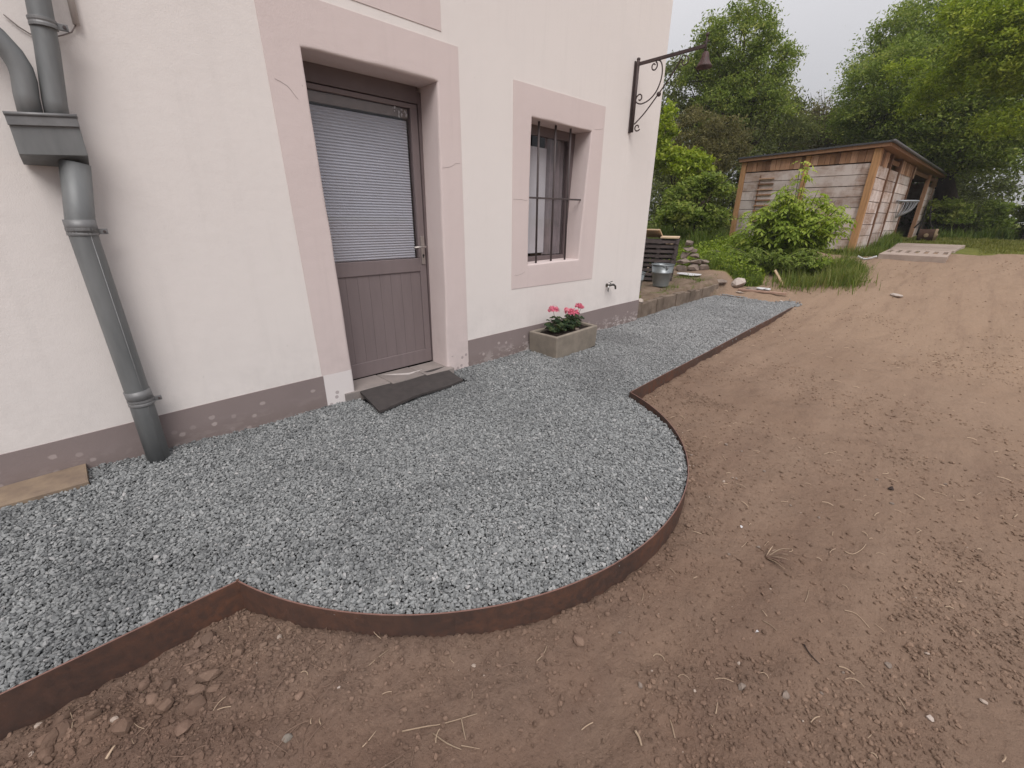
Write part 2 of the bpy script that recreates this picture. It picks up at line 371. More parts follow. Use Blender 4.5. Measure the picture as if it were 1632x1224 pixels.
def mat_dirt(name='bare_earth', inst=False):
    m = MT(name, .97, .08)
    g = m.node('ShaderNodeNewGeometry').outputs['Position']
    a = m.noise(.55, 6, .6, g); b = m.noise(4.5, 6, .65, g); cc = m.noise(38, 6, .7, g)
    c = m.mix(m.ramp(a, [(.40, 0.), (.60, 1.)]), (.158, .102, .076), (.228, .160, .121))
    c = m.mix(m.ramp(b, [(.42, 0.), (.72, .6)]), c, (.112, .078, .064))
    c = m.mix(m.ramp(cc, [(.45, 0.), (.75, .55)]), c, (.105, .066, .050))
    c = m.mix(m.ramp(m.noise(90, 4, .7, g), [(.60, 0.), (.74, .45)]), c, (.36, .26, .20))
    px, py, pz = m.sep(g)                              # drier, paler trodden drive
    dr = m.math('MULTIPLY_ADD', py, -.42, m.math('MULTIPLY', px, .55))
    dry = m.ramp(m.math('MULTIPLY_ADD', m.noise(.8, 4, .6, g), .22, m.math('MULTIPLY', dr, .14)), [(.25, 0.), (.85, .85)])
    c = m.mix(dry, c, (.310, .218, .152))
    tr = m.noise(2.2, 5, .7, m_map(m, g, (.25, 2.4, 1)))
    c = m.mix(m.ramp(tr, [(.50, 0.), (.70, .34)]), c, (.150, .096, .072))
    tr2 = m.noise(1.1, 6, .7, m_map(m, g, (.16, 3.0, 1), (0, 0, .22)))
    c = m.mix(m.ramp(tr2, [(.50, 0.), (.72, .20)]), c, (.330, .240, .175))
    pv = m.math('MULTIPLY', m.ramp(py, [(.0, 0.), (.14, 1.)]), m.ramp(m.math('MULTIPLY', px, .1), [(.53, 0.), (.54, 1.), (.86, 1.), (.93, 0.)]))   # trodden ledge behind the curb
    c = m.mix(m.math('MULTIPLY', pv, .75), c, m.mix(m.ramp(m.noise(5, 6, .7, g), [(.38, 0.), (.62, 1.)]), (.215, .165, .125), (.120, .092, .066)))
    c = m.mix(m.math('MULTIPLY', pv, m.ramp(m.noise(3.2, 6, .75, g), [(.56, 0.), (.66, .8)])), c, (.10, .12, .035))
    fl = m.math('MULTIPLY', m.ramp(m.math('MULTIPLY_ADD', py, 1, 1), [(.5, 0.), (.56, 1.)]), m.ramp(m.math('MULTIPLY', px, .05), [(.27, 1.), (.5, 0.)])) if False else None
    if inst:
        r = m.node('ShaderNodeObjectInfo').outputs['Random']
        k = m.math('MULTIPLY_ADD', r, .50, .72); v = m.node('ShaderNodeVectorMath', operation='SCALE')
        m.L.new(c, v.inputs[0]); m.L.new(k, v.inputs['Scale']); c = v.outputs[0]
        c = m.mix(m.math('GREATER_THAN', r, .996), c, (.38, .31, .26))
    else:
        at = m.attr('grass').outputs['Fac']
        gc = m.mix(m.ramp(m.noise(1.3, 5, .65, g), [(.3, 0.), (.7, 1.)]), (.105, .125, .028), (.17, .165, .045))
        gm = m.ramp(m.math('MULTIPLY_ADD', m.math('SUBTRACT', m.noise(3.5, 5, .7, g), .5), .9, at), [(.42, 0.), (.58, 1.)])
        c = m.mix(gm, c, gc)
        m.bump(m.math('ADD', m.noise(55, 6, .72, g), m.math('MULTIPLY', m.noise(9, 5, .65, g), 3.)), .8, .012)
    m.color(c); return m.m
M_dirt = mat_dirt(); M_crumb = mat_dirt('earth_crumbs', True)

def mat_leaf(name, cols, trans=.35, rough=.6):
    m = bpy.data.materials.new(name); m.use_nodes = True; t = m.node_tree; n = t.nodes; l = t.links; n.clear()
    o = n.new('ShaderNodeOutputMaterial'); d = n.new('ShaderNodeBsdfPrincipled'); tr = n.new('ShaderNodeBsdfTranslucent'); mx = n.new('ShaderNodeMixShader')
    a = n.new('ShaderNodeAttribute'); a.attribute_name = 'tint'; r = n.new('ShaderNodeValToRGB'); l.new(a.outputs['Fac'], r.inputs[0])
    e = r.color_ramp.elements
    while len(e) < len(cols): e.new(.5)
    for i, c in enumerate(cols): e[i].position = i / (len(cols) - 1); e[i].color = (*c, 1)
    d.inputs['Roughness'].default_value = rough; d.inputs['Specular IOR Level'].default_value = .25
    l.new(r.outputs[0], d.inputs['Base Color'])
    hs = n.new('ShaderNodeHueSaturation'); hs.inputs['Saturation'].default_value = 1.1; hs.inputs['Value'].default_value = 1.5; l.new(r.outputs[0], hs.inputs['Color'])
    l.new(hs.outputs[0], tr.inputs[0]); mx.inputs[0].default_value = trans
    l.new(d.outputs[0], mx.inputs[1]); l.new(tr.outputs[0], mx.inputs[2]); l.new(mx.outputs[0], o.inputs[0]); return m
L_dark = mat_leaf('leaf_dark', [(0.068, 0.080, 0.026), (0.131, 0.158, 0.044), (0.244, 0.258, 0.079)])
L_mid = mat_leaf('leaf_mid', [(0.102, 0.143, 0.030), (0.204, 0.271, 0.051), (0.391, 0.411, 0.115)])
L_yel = mat_leaf('leaf_yellow_green', [(0.126, 0.178, 0.024), (0.254, 0.327, 0.040), (0.429, 0.473, 0.087)])
L_brn = mat_leaf('leaf_olive_brown', [(0.092, 0.089, 0.035), (0.161, 0.148, 0.058), (0.265, 0.233, 0.096)])
L_bush = mat_leaf('leaf_fresh', [(0.112, 0.168, 0.022), (0.215, 0.293, 0.036), (0.389, 0.435, 0.080)])
L_grass = mat_leaf('grass_blade', [(0.064, 0.110, 0.017), (0.137, 0.186, 0.034), (0.287, 0.275, 0.097)])
L_lawn = mat_leaf('lawn_blade', [(0.109, 0.132, 0.025), (0.178, 0.190, 0.044), (0.276, 0.265, 0.086)])
L_ger = mat_leaf('geranium_leaf', [(.020, .038, .018), (.035, .070, .030), (.09, .12, .05)])
M_petal = mat_leaf('petal', [(.55, .08, .16), (.72, .19, .28), (.80, .42, .46)], .3)
M_stem = simple('green_stem', (.06, .09, .03), (.09, .08, .03), 10, .8)

def mat_glass():
    m = bpy.data.materials.new('window_glass'); m.use_nodes = True; t = m.node_tree; n = t.nodes; l = t.links; n.clear()
    o = n.new('ShaderNodeOutputMaterial'); a = n.new('ShaderNodeBsdfTransparent'); a.inputs[0].default_value = (.94, .93, .94, 1)
    g = n.new('ShaderNodeBsdfGlossy'); g.inputs['Roughness'].default_value = .02; f = n.new('ShaderNodeLayerWeight'); f.inputs[0].default_value = .5
    pw = n.new('ShaderNodeMath'); pw.operation = 'POWER'; pw.inputs[1].default_value = 5; l.new(f.outputs['Facing'], pw.inputs[0])
    ma = n.new('ShaderNodeMath'); ma.operation = 'MULTIPLY_ADD'; ma.inputs[1].default_value = .94; ma.inputs[2].default_value = .035; l.new(pw.outputs[0], ma.inputs[0])
    x = n.new('ShaderNodeMixShader'); l.new(ma.outputs[0], x.inputs[0]); l.new(a.outputs[0], x.inputs[1]); l.new(g.outputs[0], x.inputs[2]); l.new(x.outputs[0], o.inputs[0]); return m
M_glass = mat_glass()

def mat_shedplank():
    m = MT('shed_plank', .93, .1)
    g = m.node('ShaderNodeNewGeometry').outputs['Position']
    gr = m.noise(5, 6, .65, m_map(m, g, (1, 1, 9)))
    c = m.mix(m.ramp(gr, [(.3, 0.), (.7, 1.)]), (.50, .395, .34), (.27, .175, .13))
    wh = m.ramp(m.noise(1.5, 6, .65, g), [(.40, 0.), (.56, .9)])
    c = m.mix(wh, c, (.60, .53, .495))
    c = m.mix(m.ramp(m.noise(2.4, 6, .7, m_map(m, g, (3, 3, .6))), [(.55, 0.), (.75, .7)]), c, (.15, .09, .065))
    r = m.node('ShaderNodeObjectInfo').outputs['Random']; k = m.math('MULTIPLY_ADD', r, .35, .82); v = m.node('ShaderNodeVectorMath', operation='SCALE')
    m.L.new(c, v.inputs[0]); m.L.new(k, v.inputs['Scale']); m.color(v.outputs[0]); m.bump(gr, .5, .006); return m.m
M_plank = mat_shedplank()
def mat_wood(name, ramp):
    m = MT(name, .85, .2); g = m.node('ShaderNodeNewGeometry').outputs['Position']
    r = m.node('ShaderNodeObjectInfo').outputs['Random']
    c = m.ramp(r, ramp)
    gr = m.noise(6, 6, .7, m_map(m, g, (6, 6, .5)))
    c = m.mix(m.ramp(gr, [(.4, 0.), (.8, .6)]), c, (.10, .055, .032)); m.color(c); m.bump(gr, .4, .004); return m.m
M_shpost = mat_wood('orange_post', [(0, (.48, .27, .125)), (1, (.42, .235, .115))])
M_shboard = mat_wood('mixed_board', [(0, (.15, .08, .05)), (.35, (.30, .165, .095)), (.7, (.44, .25, .155)), (1, (.50, .33, .23))])

# ------------------------------------------------------------------ terrain
BY0 = -1.41
def edge_y(x):   # front edge of bed (top of steel edging), y
    x = np.asarray(x, float)
    st = np.where(x > 2.94, -1.41 + .0335 * (x - 2.94), BY0)
    arc = -.90 - np.sqrt(np.clip(1.49 ** 2 - (x - 1.54) ** 2, 0, None))
    return np.where((x > .14) & (x < 2.94), np.minimum(arc, -1.35), st)
def bed_sd(x, y):  # >0 inside gravel bed (approx distance)
    # approximate distance to the outline: front straight, arc, end
    d_line = y - np.where(x > 2.94, -1.41 + .0335 * (x - 2.94), BY0)
    d_arc = 1.49 - np.hypot(x - 1.54, y + .90)
    d = np.maximum(d_line, d_arc)
    return np.minimum(d, 8.42 - x)
XP = [-60, 6.6, 8.4, 10, 11.5, 13.2, 16, 20, 26, 45, 120, 900]
ZP = [-.10, -.10, 0.0, .24, .44, .60, .70, .80, .90, 1.05, 1.15, 1.15]
XL = [5.4, 6.5, 8.3, 10, 12, 13.4, 20, 30, 120]
ZL = [.20, .21, .27, .45, .68, .80, .92, 1.0, 1.15]
def terrain(x, y, fine=True):
    x = np.asarray(x, float); y = np.asarray(y, float)
    xs = x + .25 * (-1.0 - y) * sst(9, 14, x) * .0
    zr = (np.interp(xs - .35, XP, ZP) + np.interp(xs, XP, ZP) + np.interp(xs + .35, XP, ZP)) / 3
    zl = np.interp(x, XL, ZL)
    ya = np.interp(x, [8.62, 12], [.10, -.9]); yb_ = np.interp(x, [8.62, 12], [.34, .5])
    tb = np.clip((y - ya) / (yb_ - ya), 0, 1); bl = np.where(x < 8.62, sst(.04, .10, y - np.interp(x, [5.4, 8.3], [0, .07])), tb * tb * (3 - 2 * tb))
    z = zr + (zl - zr) * bl * (x > 5.36)
    z = z - (.026 * sst(4.0, 2.2, x) + .014 * sst(.2, -.4, x)) * (y < .1)
    far = 1 - sst(20, 60, np.abs(x) + np.abs(y))
    z = z + fbm(x, y, .35, 3, 5) * .05 * sst(0, 3, np.maximum(x - 3, -y - 3)) * far
    if fine:
        ru = fbm(x * .30, y * 1.5 + x * .25, 1.4, 3, 9)                        # wheel ruts roughly along the drive
        z = z + ru * .040 * far
        cl = sst(.02, .30, fbm(x, y, 1.3, 3, 21))
        z = z + fbm(x, y, 7, 4, 31) * (.010 + .016 * cl) * far
        ne = np.exp(-np.clip(-bed_sd(x, y), 0, 5) / .16) * (x < 8.4)   # crumbly shoulder against the steel
        z = z + fbm(x, y, 14, 3, 41) * .022 * ne + .004 * ne
        lo = sst(1.2, -.3, x + .0 * y) * sst(-3.2, -1.5, y)
        z = z + fbm(x, y, 9, 3, 51) * .03 * lo
    # bed sunk below gravel, and under the house
    ins = sst(.0, .05, bed_sd(x, y)) * (y < .06) * (x > -20)
    z = z * (1 - ins) + (-.22) * ins
    hs = (x < 5.37) & (y > -.2)
    z = np.where(hs, -.22, z)
    return z
def axis(segs):
    a = [segs[0][0]]
    for s0, s1, st0, st1 in segs:
        x = s0; n = 0
        while x < s1 - 1e-6:
            t = (x - s0) / (s1 - s0); x += st0 * (st1 / st0) ** t; a.append(min(x, s1))
    return np.unique(np.round(a, 5))
ax = axis([(-700, -20, 300, 60), (-20, -2, 8, .5), (-2, -.9, .1, .04), (-.9, 3.6, .020, .020), (3.6, 9, .022, .06), (9, 24, .06, .30), (24, 90, .4, 9), (90, 700, 12, 200)])
ay = axis([(-700, -25, 300, 40), (-25, -7, 6, .2), (-7, -4.6, .12, .04), (-4.6, -1.2, .020, .020), (-1.2, 2.2, .05, .05), (2.2, 12, .10, .5), (12, 40, .8, 6), (40, 700, 20, 200)])
X, Y = np.meshgrid(ax, ay, indexing='ij'); Z = terrain(X, Y)
nx, ny = X.shape; idx = np.arange(nx * ny).reshape(nx, ny)
F = np.stack([idx[:-1, :-1], idx[1:, :-1], idx[1:, 1:], idx[:-1, 1:]], -1).reshape(-1, 4)
def grassmask(x, y):
    far = sst(-.25, .35, (x - 15.6 - .9 * (y + 4.5) * (y < -1) * -.55) / 1.0) * (y < -1.75 - .0 * x)
    left = sst(-.15, .35, y + .55 - .22 * (x - 9)) * sst(8.9, 9.6, x) * (y > -2)
    lawn = sst(14.6, 15.6, x + .55 * (y + 4.2)) * (y < -1.6)
    back = (x > 24) | (y > 2.2) & (x > 7.0)
    strip = (x > 13.0) & (x < 24) & (y > -1.75)
    return np.clip(np.maximum.reduce([left, lawn, back * 1., strip * .8]), 0, 1)
G = grassmask(X, Y)
ground = mesh_np('ground', np.stack([X, Y, Z], -1).reshape(-1, 3), F, M_dirt, smooth=True, attrs={'grass': ('POINT', G.ravel())})
props(ground, 'reddish brown bare earth yard rising to a lawn', kind='structure')
def tz(x, y): return float(terrain(np.array([x]), np.array([y]))[0])

# ------------------------------------------------------------------ instanced loose stones (geometry nodes on a point mesh)
def scatter(name, pts, scl, mat, label, variants=6, jit=.30, squash=(.65, 1.25), seed=1):
    me = bpy.data.meshes.new(name); me.vertices.add(len(pts)); me.vertices.foreach_set('co', pts.astype(np.float32).ravel())
    a = me.attributes.new('size', 'FLOAT', 'POINT'); a.data.foreach_set('value', scl.astype(np.float32)); me.update()
    me.materials.append(mat)
    o = bpy.data.objects.new(name, me); COL.objects.link(o); props(o, label, kind='stuff')
    g = bpy.data.node_groups.new(name + '_nodes', 'GeometryNodeTree')
    g.interface.new_socket('Geometry', in_out='INPUT', socket_type='NodeSocketGeometry'); g.interface.new_socket('Geometry', in_out='OUTPUT', socket_type='NodeSocketGeometry')
    n = g.nodes; l = g.links; gi = n.new('NodeGroupInput'); go = n.new('NodeGroupOutput')
    g2i = n.new('GeometryNodeGeometryToInstance'); rr = random.Random(seed)
    for k in range(variants):
        ic = n.new('GeometryNodeMeshIcoSphere'); ic.inputs['Radius'].default_value = 1; ic.inputs['Subdivisions'].default_value = 1 if k % 3 else 2
        rv = n.new('FunctionNodeRandomValue'); rv.data_type = 'FLOAT_VECTOR'; rv.inputs[0].default_value = (-jit,) * 3; rv.inputs[1].default_value = (jit,) * 3; rv.inputs['Seed'].default_value = k + seed * 13
        sp = n.new('GeometryNodeSetPosition'); l.new(ic.outputs['Mesh'], sp.inputs[0]); l.new(rv.outputs[0], sp.inputs['Offset'])
        tr = n.new('GeometryNodeTransform'); tr.inputs['Scale'].default_value = (rr.uniform(*squash), rr.uniform(*squash), rr.uniform(squash[0] * .8, 1))
        l.new(sp.outputs[0], tr.inputs[0])
        sm = n.new('GeometryNodeSetMaterial'); sm.inputs['Material'].default_value = mat; l.new(tr.outputs[0], sm.inputs[0]); l.new(sm.outputs[0], g2i.inputs[0])
    iop = n.new('GeometryNodeInstanceOnPoints'); iop.inputs['Pick Instance'].default_value = True
    l.new(gi.outputs[0], iop.inputs['Points']); l.new(g2i.outputs[0], iop.inputs['Instance'])
    rot = n.new('FunctionNodeRandomValue'); rot.data_type = 'FLOAT_VECTOR'; rot.inputs[0].default_value = (-.9, -.9, 0); rot.inputs[1].default_value = (.9, .9, 6.283)
    l.new(rot.outputs[0], iop.inputs['Rotation'])
    na = n.new('GeometryNodeInputNamedAttribute'); na.data_type = 'FLOAT'; na.inputs[0].default_value = 'size'; l.new(na.outputs[0], iop.inputs['Scale'])
    l.new(iop.outputs[0], go.inputs[0])
    md = o.modifiers.new('scatter', 'NODES'); md.node_group = g
    return o
def gz(x, y):
    x = np.asarray(x, float); y = np.asarray(y, float)
    z = -.014 - .030 * sst(2.2, 2.9, x) * sst(-.9, -1.5, y) * sst(4.6, 3.4, x)
    z = z + .012 * fbm(x, y, 1.6, 3, 77) + .010 * fbm(x, y, 5, 2, 78)
    z = z + .020 * np.exp(-np.abs(y) / .5) * sst(.8, -.6, x) + .012 * sst(5, 8, x)
    return z - .003 * (1 - sst(.0, .06, bed_sd(x, y)))
def bed_points(sp, x0, x1, y0=-2.45, y1=.10):
    xs = np.arange(x0, x1, sp); ys = np.arange(y0, y1, sp * .866)
    A, B = np.meshgrid(xs, ys, indexing='ij'); A = A + (np.arange(len(ys)) % 2)[None] * sp / 2
    A = A.ravel() + RNG.uniform(-.42, .42, A.size) * sp; B = B.ravel() + RNG.uniform(-.42, .42, B.size) * sp
    lim = np.where(A > 5.42, .10, .0)
    ok = (bed_sd(A, B) > .007) & (B < lim)
    ok &= ~((A > 3.22) & (A < 3.955) & (B > -.40) & (B < -.03))             # trough stands here
    ok &= ~((A > 1.31) & (A < 2.16) & (B > -.30))
    return A[ok], B[ok]
PA, PB, PS, PL = [], [], [], []
for (sp, x0, x1, s) in ((.0108, -1.3, 2.2, .0068), (.0122, 2.2, 4.6, .0074), (.0165, 4.6, 8.5, .0098)):
    for layer in (0, 1):
        a, b = bed_points(sp * (1 if layer == 0 else 1.7), x0, x1); PA.append(a); PB.append(b)
        PS.append(s * RNG.uniform(.68, 1.32, a.size)); PL.append(np.full(a.size, -.006 if layer == 0 else .002) + RNG.uniform(-.003, .004, a.size))
a = np.concatenate(PA); b = np.concatenate(PB); s_ = np.concatenate(PS); l_ = np.concatenate(PL)
e_x = RNG.normal(8.40, .10, 700); e_y = RNG.normal(-1.08, .10, 700); okk = (e_y > -1.3)   # spill at the open end
e_x2 = 8.36 + RNG.uniform(0, .14, 900) * RNG.uniform(0, 1, 900); e_y2 = RNG.uniform(-1.2, .02, 900)
sx = np.concatenate([e_x[okk], e_x2]); sy = np.concatenate([e_y[okk], e_y2])
spz = terrain(sx, sy) + .012
pts = np.concatenate([np.stack([a, b, gz(a, b) + l_], -1), np.stack([sx, sy, spz], -1)])
sz_ = np.concatenate([s_, np.full(len(sx), .011)])
gbx = axis([(-3, 8.42, .06, .06)]); gby = axis([(-2.45, .12, .06, .06)])
GX, GY = np.meshgrid(gbx, gby, indexing='ij'); ii = np.arange(GX.size).reshape(GX.shape)
GF = np.stack([ii[:-1, :-1], ii[1:, :-1], ii[1:, 1:], ii[:-1, 1:]], -1).reshape(-1, 4)
keep = (bed_sd(GX, GY) > .0)
kf = (keep[:-1, :-1] & keep[1:, :-1] & keep[1:, 1:] & keep[:-1, 1:]).ravel()
gb = mesh_np('gravel_bed', np.stack([GX, GY, gz(GX, GY) - .016], -1).reshape(-1, 3), GF[kf], M_gbase, smooth=True)
props(gb, 'packed chippings below the loose gravel, coloured near black for the shaded gaps', kind='structure')
scatter('gravel', pts, sz_, M_gravel, 'loose grey basalt chippings filling the bed along the house', seed=3, jit=.36, squash=(.55, 1.45))

# crumbs of earth, denser against the edging and in rubble patches
def dirt_points(n, x0, x1, y0, y1, thr):
    x = RNG.uniform(x0, x1, n); y = RNG.uniform(y0, y1, n); sdv = bed_sd(x, y)
    d = .12 + 1.1 * sst(.0, .35, fbm(x, y, 1.2, 3, 21)) + .9 * np.exp(-np.clip(-sdv, 0, 9) / .14)
    d += .7 * sst(1.0, -.2, x) * sst(-3.0, -1.9, y)
    ok = (RNG.uniform(0, thr, n) < d) & (sdv < -.012) & (grassmask(x, y) < .3); return x[ok], y[ok]
x1_, y1_ = dirt_points(210000, -.6, 3.6, -3.9, -1.3, 1.9)
x2_, y2_ = dirt_points(60000, 2.0, 8.5, -4.5, -1.1, 2.4)
x3_, y3_ = dirt_points(9000, 8.5, 14, -4.5, -.6, 2.4)
xs_ = np.concatenate([x1_, x2_, x3_]); ys_ = np.concatenate([y1_, y2_, y3_])
q = RNG.uniform(0, 1, xs_.size); sz = .0014 + .0074 * q ** 5; sz[len(x1_):] *= 1.15; sz[len(x1_) + len(x2_):] *= 1.3
scatter('soil_crumbs', np.stack([xs_, ys_, terrain(xs_, ys_) + sz * .25], -1), sz, M_crumb, 'crumbs of reddish earth and grit strewn over the yard', seed=5, jit=.25)

# straw and root litter (uncountable)
def litter(name, n, mat, label, ln=(.015, .06), reg=None):
    V = []; Fc = []
    for i in range(n):
        x, y = reg(); 
        if bed_sd(np.array(x), np.array(y)) > -.01: continue
        z = tz(x, y) + .004; a = random.uniform(0, PI * 2); le = random.uniform(*ln); w = random.uniform(.0007, .0016) * (1 + x * .15)
        cu = random.uniform(-.45, .45) * (3 if random.random() < .2 else 1); p = np.array([x, y, z]); k = 4; b0 = len(V)
        for j in range(k + 1):
            d = np.array([math.cos(a), math.sin(a), 0]); nrm = np.array([-d[1], d[0], 0]) * w
            hz = .004 * math.sin(PI * j / k) + .001
            V += [p - nrm + [0, 0, hz], p + nrm + [0, 0, hz], p + [0, 0, hz + w * 1.4]]
            p = p + d * le / k; a += cu * .5
        for j in range(k):
            q = b0 + 3 * j
            Fc += [(q, q + 3, q + 5, q + 2), (q + 2, q + 5, q + 4, q + 1)]
    o = mesh_np(name, V, Fc, mat); props(o, label, kind='stuff'); return o
def rg1(): return random.uniform(-.4, 3.4), random.uniform(-3.6, -1.42)
def rg2(): return random.uniform(2, 8), random.uniform(-4.2, -1.2)
def rg3(): return random.gauss(.05, .35), random.gauss(-1.85, .22)
litter('straw_litter', 190, M_straw, 'short straw stalks strewn on the bare earth', reg=rg1)
litter('straw_litter_far', 120, M_straw, 'fine straw bits scattered over the drive', (.02, .06), rg2)
litter('root_litter', 170, M_root, 'tangled dry rootlets in the earth by the edging', (.03, .10), rg3)

# ------------------------------------------------------------------ steel edging
edg = thing('steel_edging', (1.54, -1.41, -.1), 'rust brown steel edging with a half circle bulge holding in the grey gravel', 'edging')
def edge_run(path, nm):
    P = [Vector((x, y, 0)) for x, y in path]; t = .0028; V = []; n = len(P)
    for i, p in enumerate(P):
        d = (P[min(i + 1, n - 1)] - P[max(i - 1, 0)]).normalized(); nr = Vector((-d.y, d.x, 0)) * t
        wob = .0022 * math.sin(p.x * 2.7 + p.y)
        for zz, sg in ((-.20, -1), (wob - .0018, -1), (wob, -.6), (wob, .6), (wob - .0018, 1), (-.20, 1)):
            V.append(tuple(p + nr * sg + Vector((0, 0, zz))))
    Fb = []; Ft = []
    for i in range(n - 1):
        for k in (0, 4): Fb.append((i * 6 + k, (i + 1) * 6 + k, (i + 1) * 6 + k + 1, i * 6 + k + 1))
        for k in (1, 2, 3): Ft.append((i * 6 + k, (i + 1) * 6 + k, (i + 1) * 6 + k + 1, i * 6 + k + 1))
    Fb += [(0, 1, 2, 3, 4, 5), tuple((n - 1) * 6 + k for k in (5, 4, 3, 2, 1, 0))]
    o = mesh_np('plate', V, Fb + Ft, M_edge, edg); o.data.materials.append(M_edgetop)
    for i in range(len(Fb), len(Fb) + len(Ft)): o.data.polygons[i].material_index = 1
    return o
edge_run([(x, BY0) for x in np.linspace(-3, .138, 30)], 'left')
a0 = math.atan2(-.51, -1.40); a1 = math.atan2(-.51, 1.40)
edge_run([(1.54 + 1.49 * math.cos(a), -.90 + 1.49 * math.sin(a)) for a in np.linspace(a0, a1, 72)], 'arc')
edge_run([(x, -1.41 + .0335 * (x - 2.94)) for x in np.linspace(2.942, 8.15, 40)], 'right')
MB().obox((.1400, -1.4115, -.10), (1, 0, 0), (0, 1, 0), (0, 0, 1), (.0045, .0045, .1018)).build('weld_seam', M_edge, edg)
MB().obox((2.9405, -1.4105, -.10), (1, 0, 0), (0, 1, 0), (0, 0, 1), (.0045, .0045, .1018)).build('weld_seam', M_edge, edg)

# ------------------------------------------------------------------ house
HX1 = 5.42; HT = 5.2; HB = 8.0
house = thing('farmhouse', (2.0, 0, -.2), 'white rendered farmhouse with pink door and window surrounds and mauve plinth', 'house')
w = MB()
DX0, DX1, DZ = 1.12, 2.36, 2.43; WX0, WX1, WZ0, WZ1 = 3.02, 4.24, .70, 2.34
def fr(x0, x1, z0, z1): w.add([(x0, 0, z0), (x1, 0, z0), (x1, 0, z1), (x0, 0, z1)], [(0, 1, 2, 3)])
fr(-6, DX0, -.3, HT); fr(DX0, DX1, DZ, HT); fr(DX1, WX0, -.3, HT); fr(WX0, WX1, -.3, WZ0); fr(WX0, WX1, WZ1, HT); fr(WX1, HX1, -.3, HT)
w.add([(HX1, 0, -.3), (HX1, HB, -.3), (HX1, HB, HT), (HX1, 0, HT)], [(0, 1, 2, 3)])
w.add([(-6, HB, -.3), (HX1, HB, -.3), (HX1, HB, HT), (-6, HB, HT)], [(3, 2, 1, 0)])
w.add([(-6, 0, -.3), (-6, HB, -.3), (-6, HB, HT), (-6, 0, HT)], [(3, 2, 1, 0)])
w.build('wall', M_wall, house)
# roof (out of frame above, added to keep light out of the shell)
r_ = MB(); r_.add([(-6.3, -.4, HT - .05), (HX1 + .3, -.4, HT - .05), (HX1 + .3, 4, HT + 2.9), (-6.3, 4, HT + 2.9), (HX1 + .3, HB + .4, HT - .05), (-6.3, HB + .4, HT - .05),
    (-6.3, -.4, HT - .15), (HX1 + .3, -.4, HT - .15), (HX1 + .3, HB + .4, HT - .15), (-6.3, HB + .4, HT - .15)],
    [(0, 1, 2, 3), (3, 2, 4, 5), (6, 9, 8, 7), (0, 6, 7, 1), (5, 4, 8, 9), (1, 7, 8, 4, 2), (0, 3, 5, 9, 6)]); r_.build('roof', M_felt, house)  # added roof, out of frame, keeps light out of the shell
# plinth band 4 mm proud
def pz(x): return .205 + .0113 * (x + .5)
def plinth(x0, x1):
    V = []; n = max(2, int((x1 - x0) / .05)); F_ = []
    for i in range(n + 1):
        x = x0 + (x1 - x0) * i / n; wv = .003 * math.sin(x * 3.1)
        V += [(x, -.005, -.3), (x, -.005, pz(x) + wv), (x, 0.001, pz(x) + wv + .001)]
    for i in range(n): F_ += [(3 * i, 3 * i + 3, 3 * i + 4, 3 * i + 1), (3 * i + 1, 3 * i + 4, 3 * i + 5, 3 * i + 2)]
    return mesh_np('plinth', V, F_, M_plinth, house)
plinth(-6, 1.068); plinth(2.405, HX1 + .005)
MB().add([(HX1 + .005, -.005, -.3), (HX1 + .005, HB, -.3), (HX1 + .005, HB, pz(HX1)), (HX1 + .005, -.005, pz(HX1))], [(0, 1, 2, 3)]).build('plinth', M_plinth, house)

def surround(outer, inner, closed, depth, mat, name, wob=.004, rad=.018, yf=-.004):
    V = []; F_ = []; rows = 0
    n = len(outer); segs = n if closed else n - 1; prof_n = 0
    for sgi in range(segs):
        o0, o1 = outer[sgi], outer[(sgi + 1) % n]; i0, i1 = inner[sgi], inner[(sgi + 1) % n]
        L_ = math.hypot(i1[0] - i0[0], i1[1] - i0[1]); k = max(2, int(L_ / .03)); last = (sgi == segs - 1) and not closed
        for j in range(k + (1 if last else 0)):
            t = j / k; o = Vector((o0[0] + (o1[0] - o0[0]) * t, o0[1] + (o1[1] - o0[1]) * t)); i = Vector((i0[0] + (i1[0] - i0[0]) * t, i0[1] + (i1[1] - i0[1]) * t))
            d = (o - i).normalized()
            nz = float(fbm(np.array(i.x * 1.0), np.array(i.y * 1.0), 2.5, 3, 3)) * wob * 2.2
            e = max(0.0, 1 - min(j, k - j) * .03 / .10); i2 = i + d * (nz * (1 - e * .5))
            rr = rad * (1 + .7 * float(fbm(np.array(i.x), np.array(i.y), 4, 2, 8)))
            prof = [(o, .004), (o, yf), (o.lerp(i2, .5), yf), (i2 + d * rr * 1.6, yf), (i2 + d * rr, yf + .0003)]
            for a in (30, 60): prof.append((i2 + d * rr * (1 - math.sin(math.radians(a))), yf + rr * (1 - math.cos(math.radians(a)))))
            prof += [(i2, yf + rr), (i + d * nz * .3, depth * .5), (i, depth)]
            prof_n = len(prof)
            for p, y in prof: V.append((p.x, y, p.y))
            rows += 1
    R_ = rows if closed else rows - 1
    for r in range(R_):
        r2 = (r + 1) % rows
        for k in range(prof_n - 1): F_.append((r * prof_n + k, r * prof_n + k + 1, r2 * prof_n + k + 1, r2 * prof_n + k))
    o = mesh_np(name, V, F_, mat, house, smooth=True); m = o.modifiers.new('es', 'EDGE_SPLIT'); m.split_angle = math.radians(50); return o
surround([(1.072, -.3), (1.017, 2.473), (2.388, 2.473), (2.408, -.3)], [(1.300, -.3), (1.236, 2.215), (2.192, 2.222), (2.160, -.3)], False, .27, M_pink, 'door_surround', .0045)
surround([(2.963, .655), (2.963, 2.378), (4.30, 2.386), (4.282, .650)], [(3.185, .872), (3.197, 2.14), (4.082, 2.135), (3.998, .885)], True, .24, M_pink, 'window_surround', .004, .015)
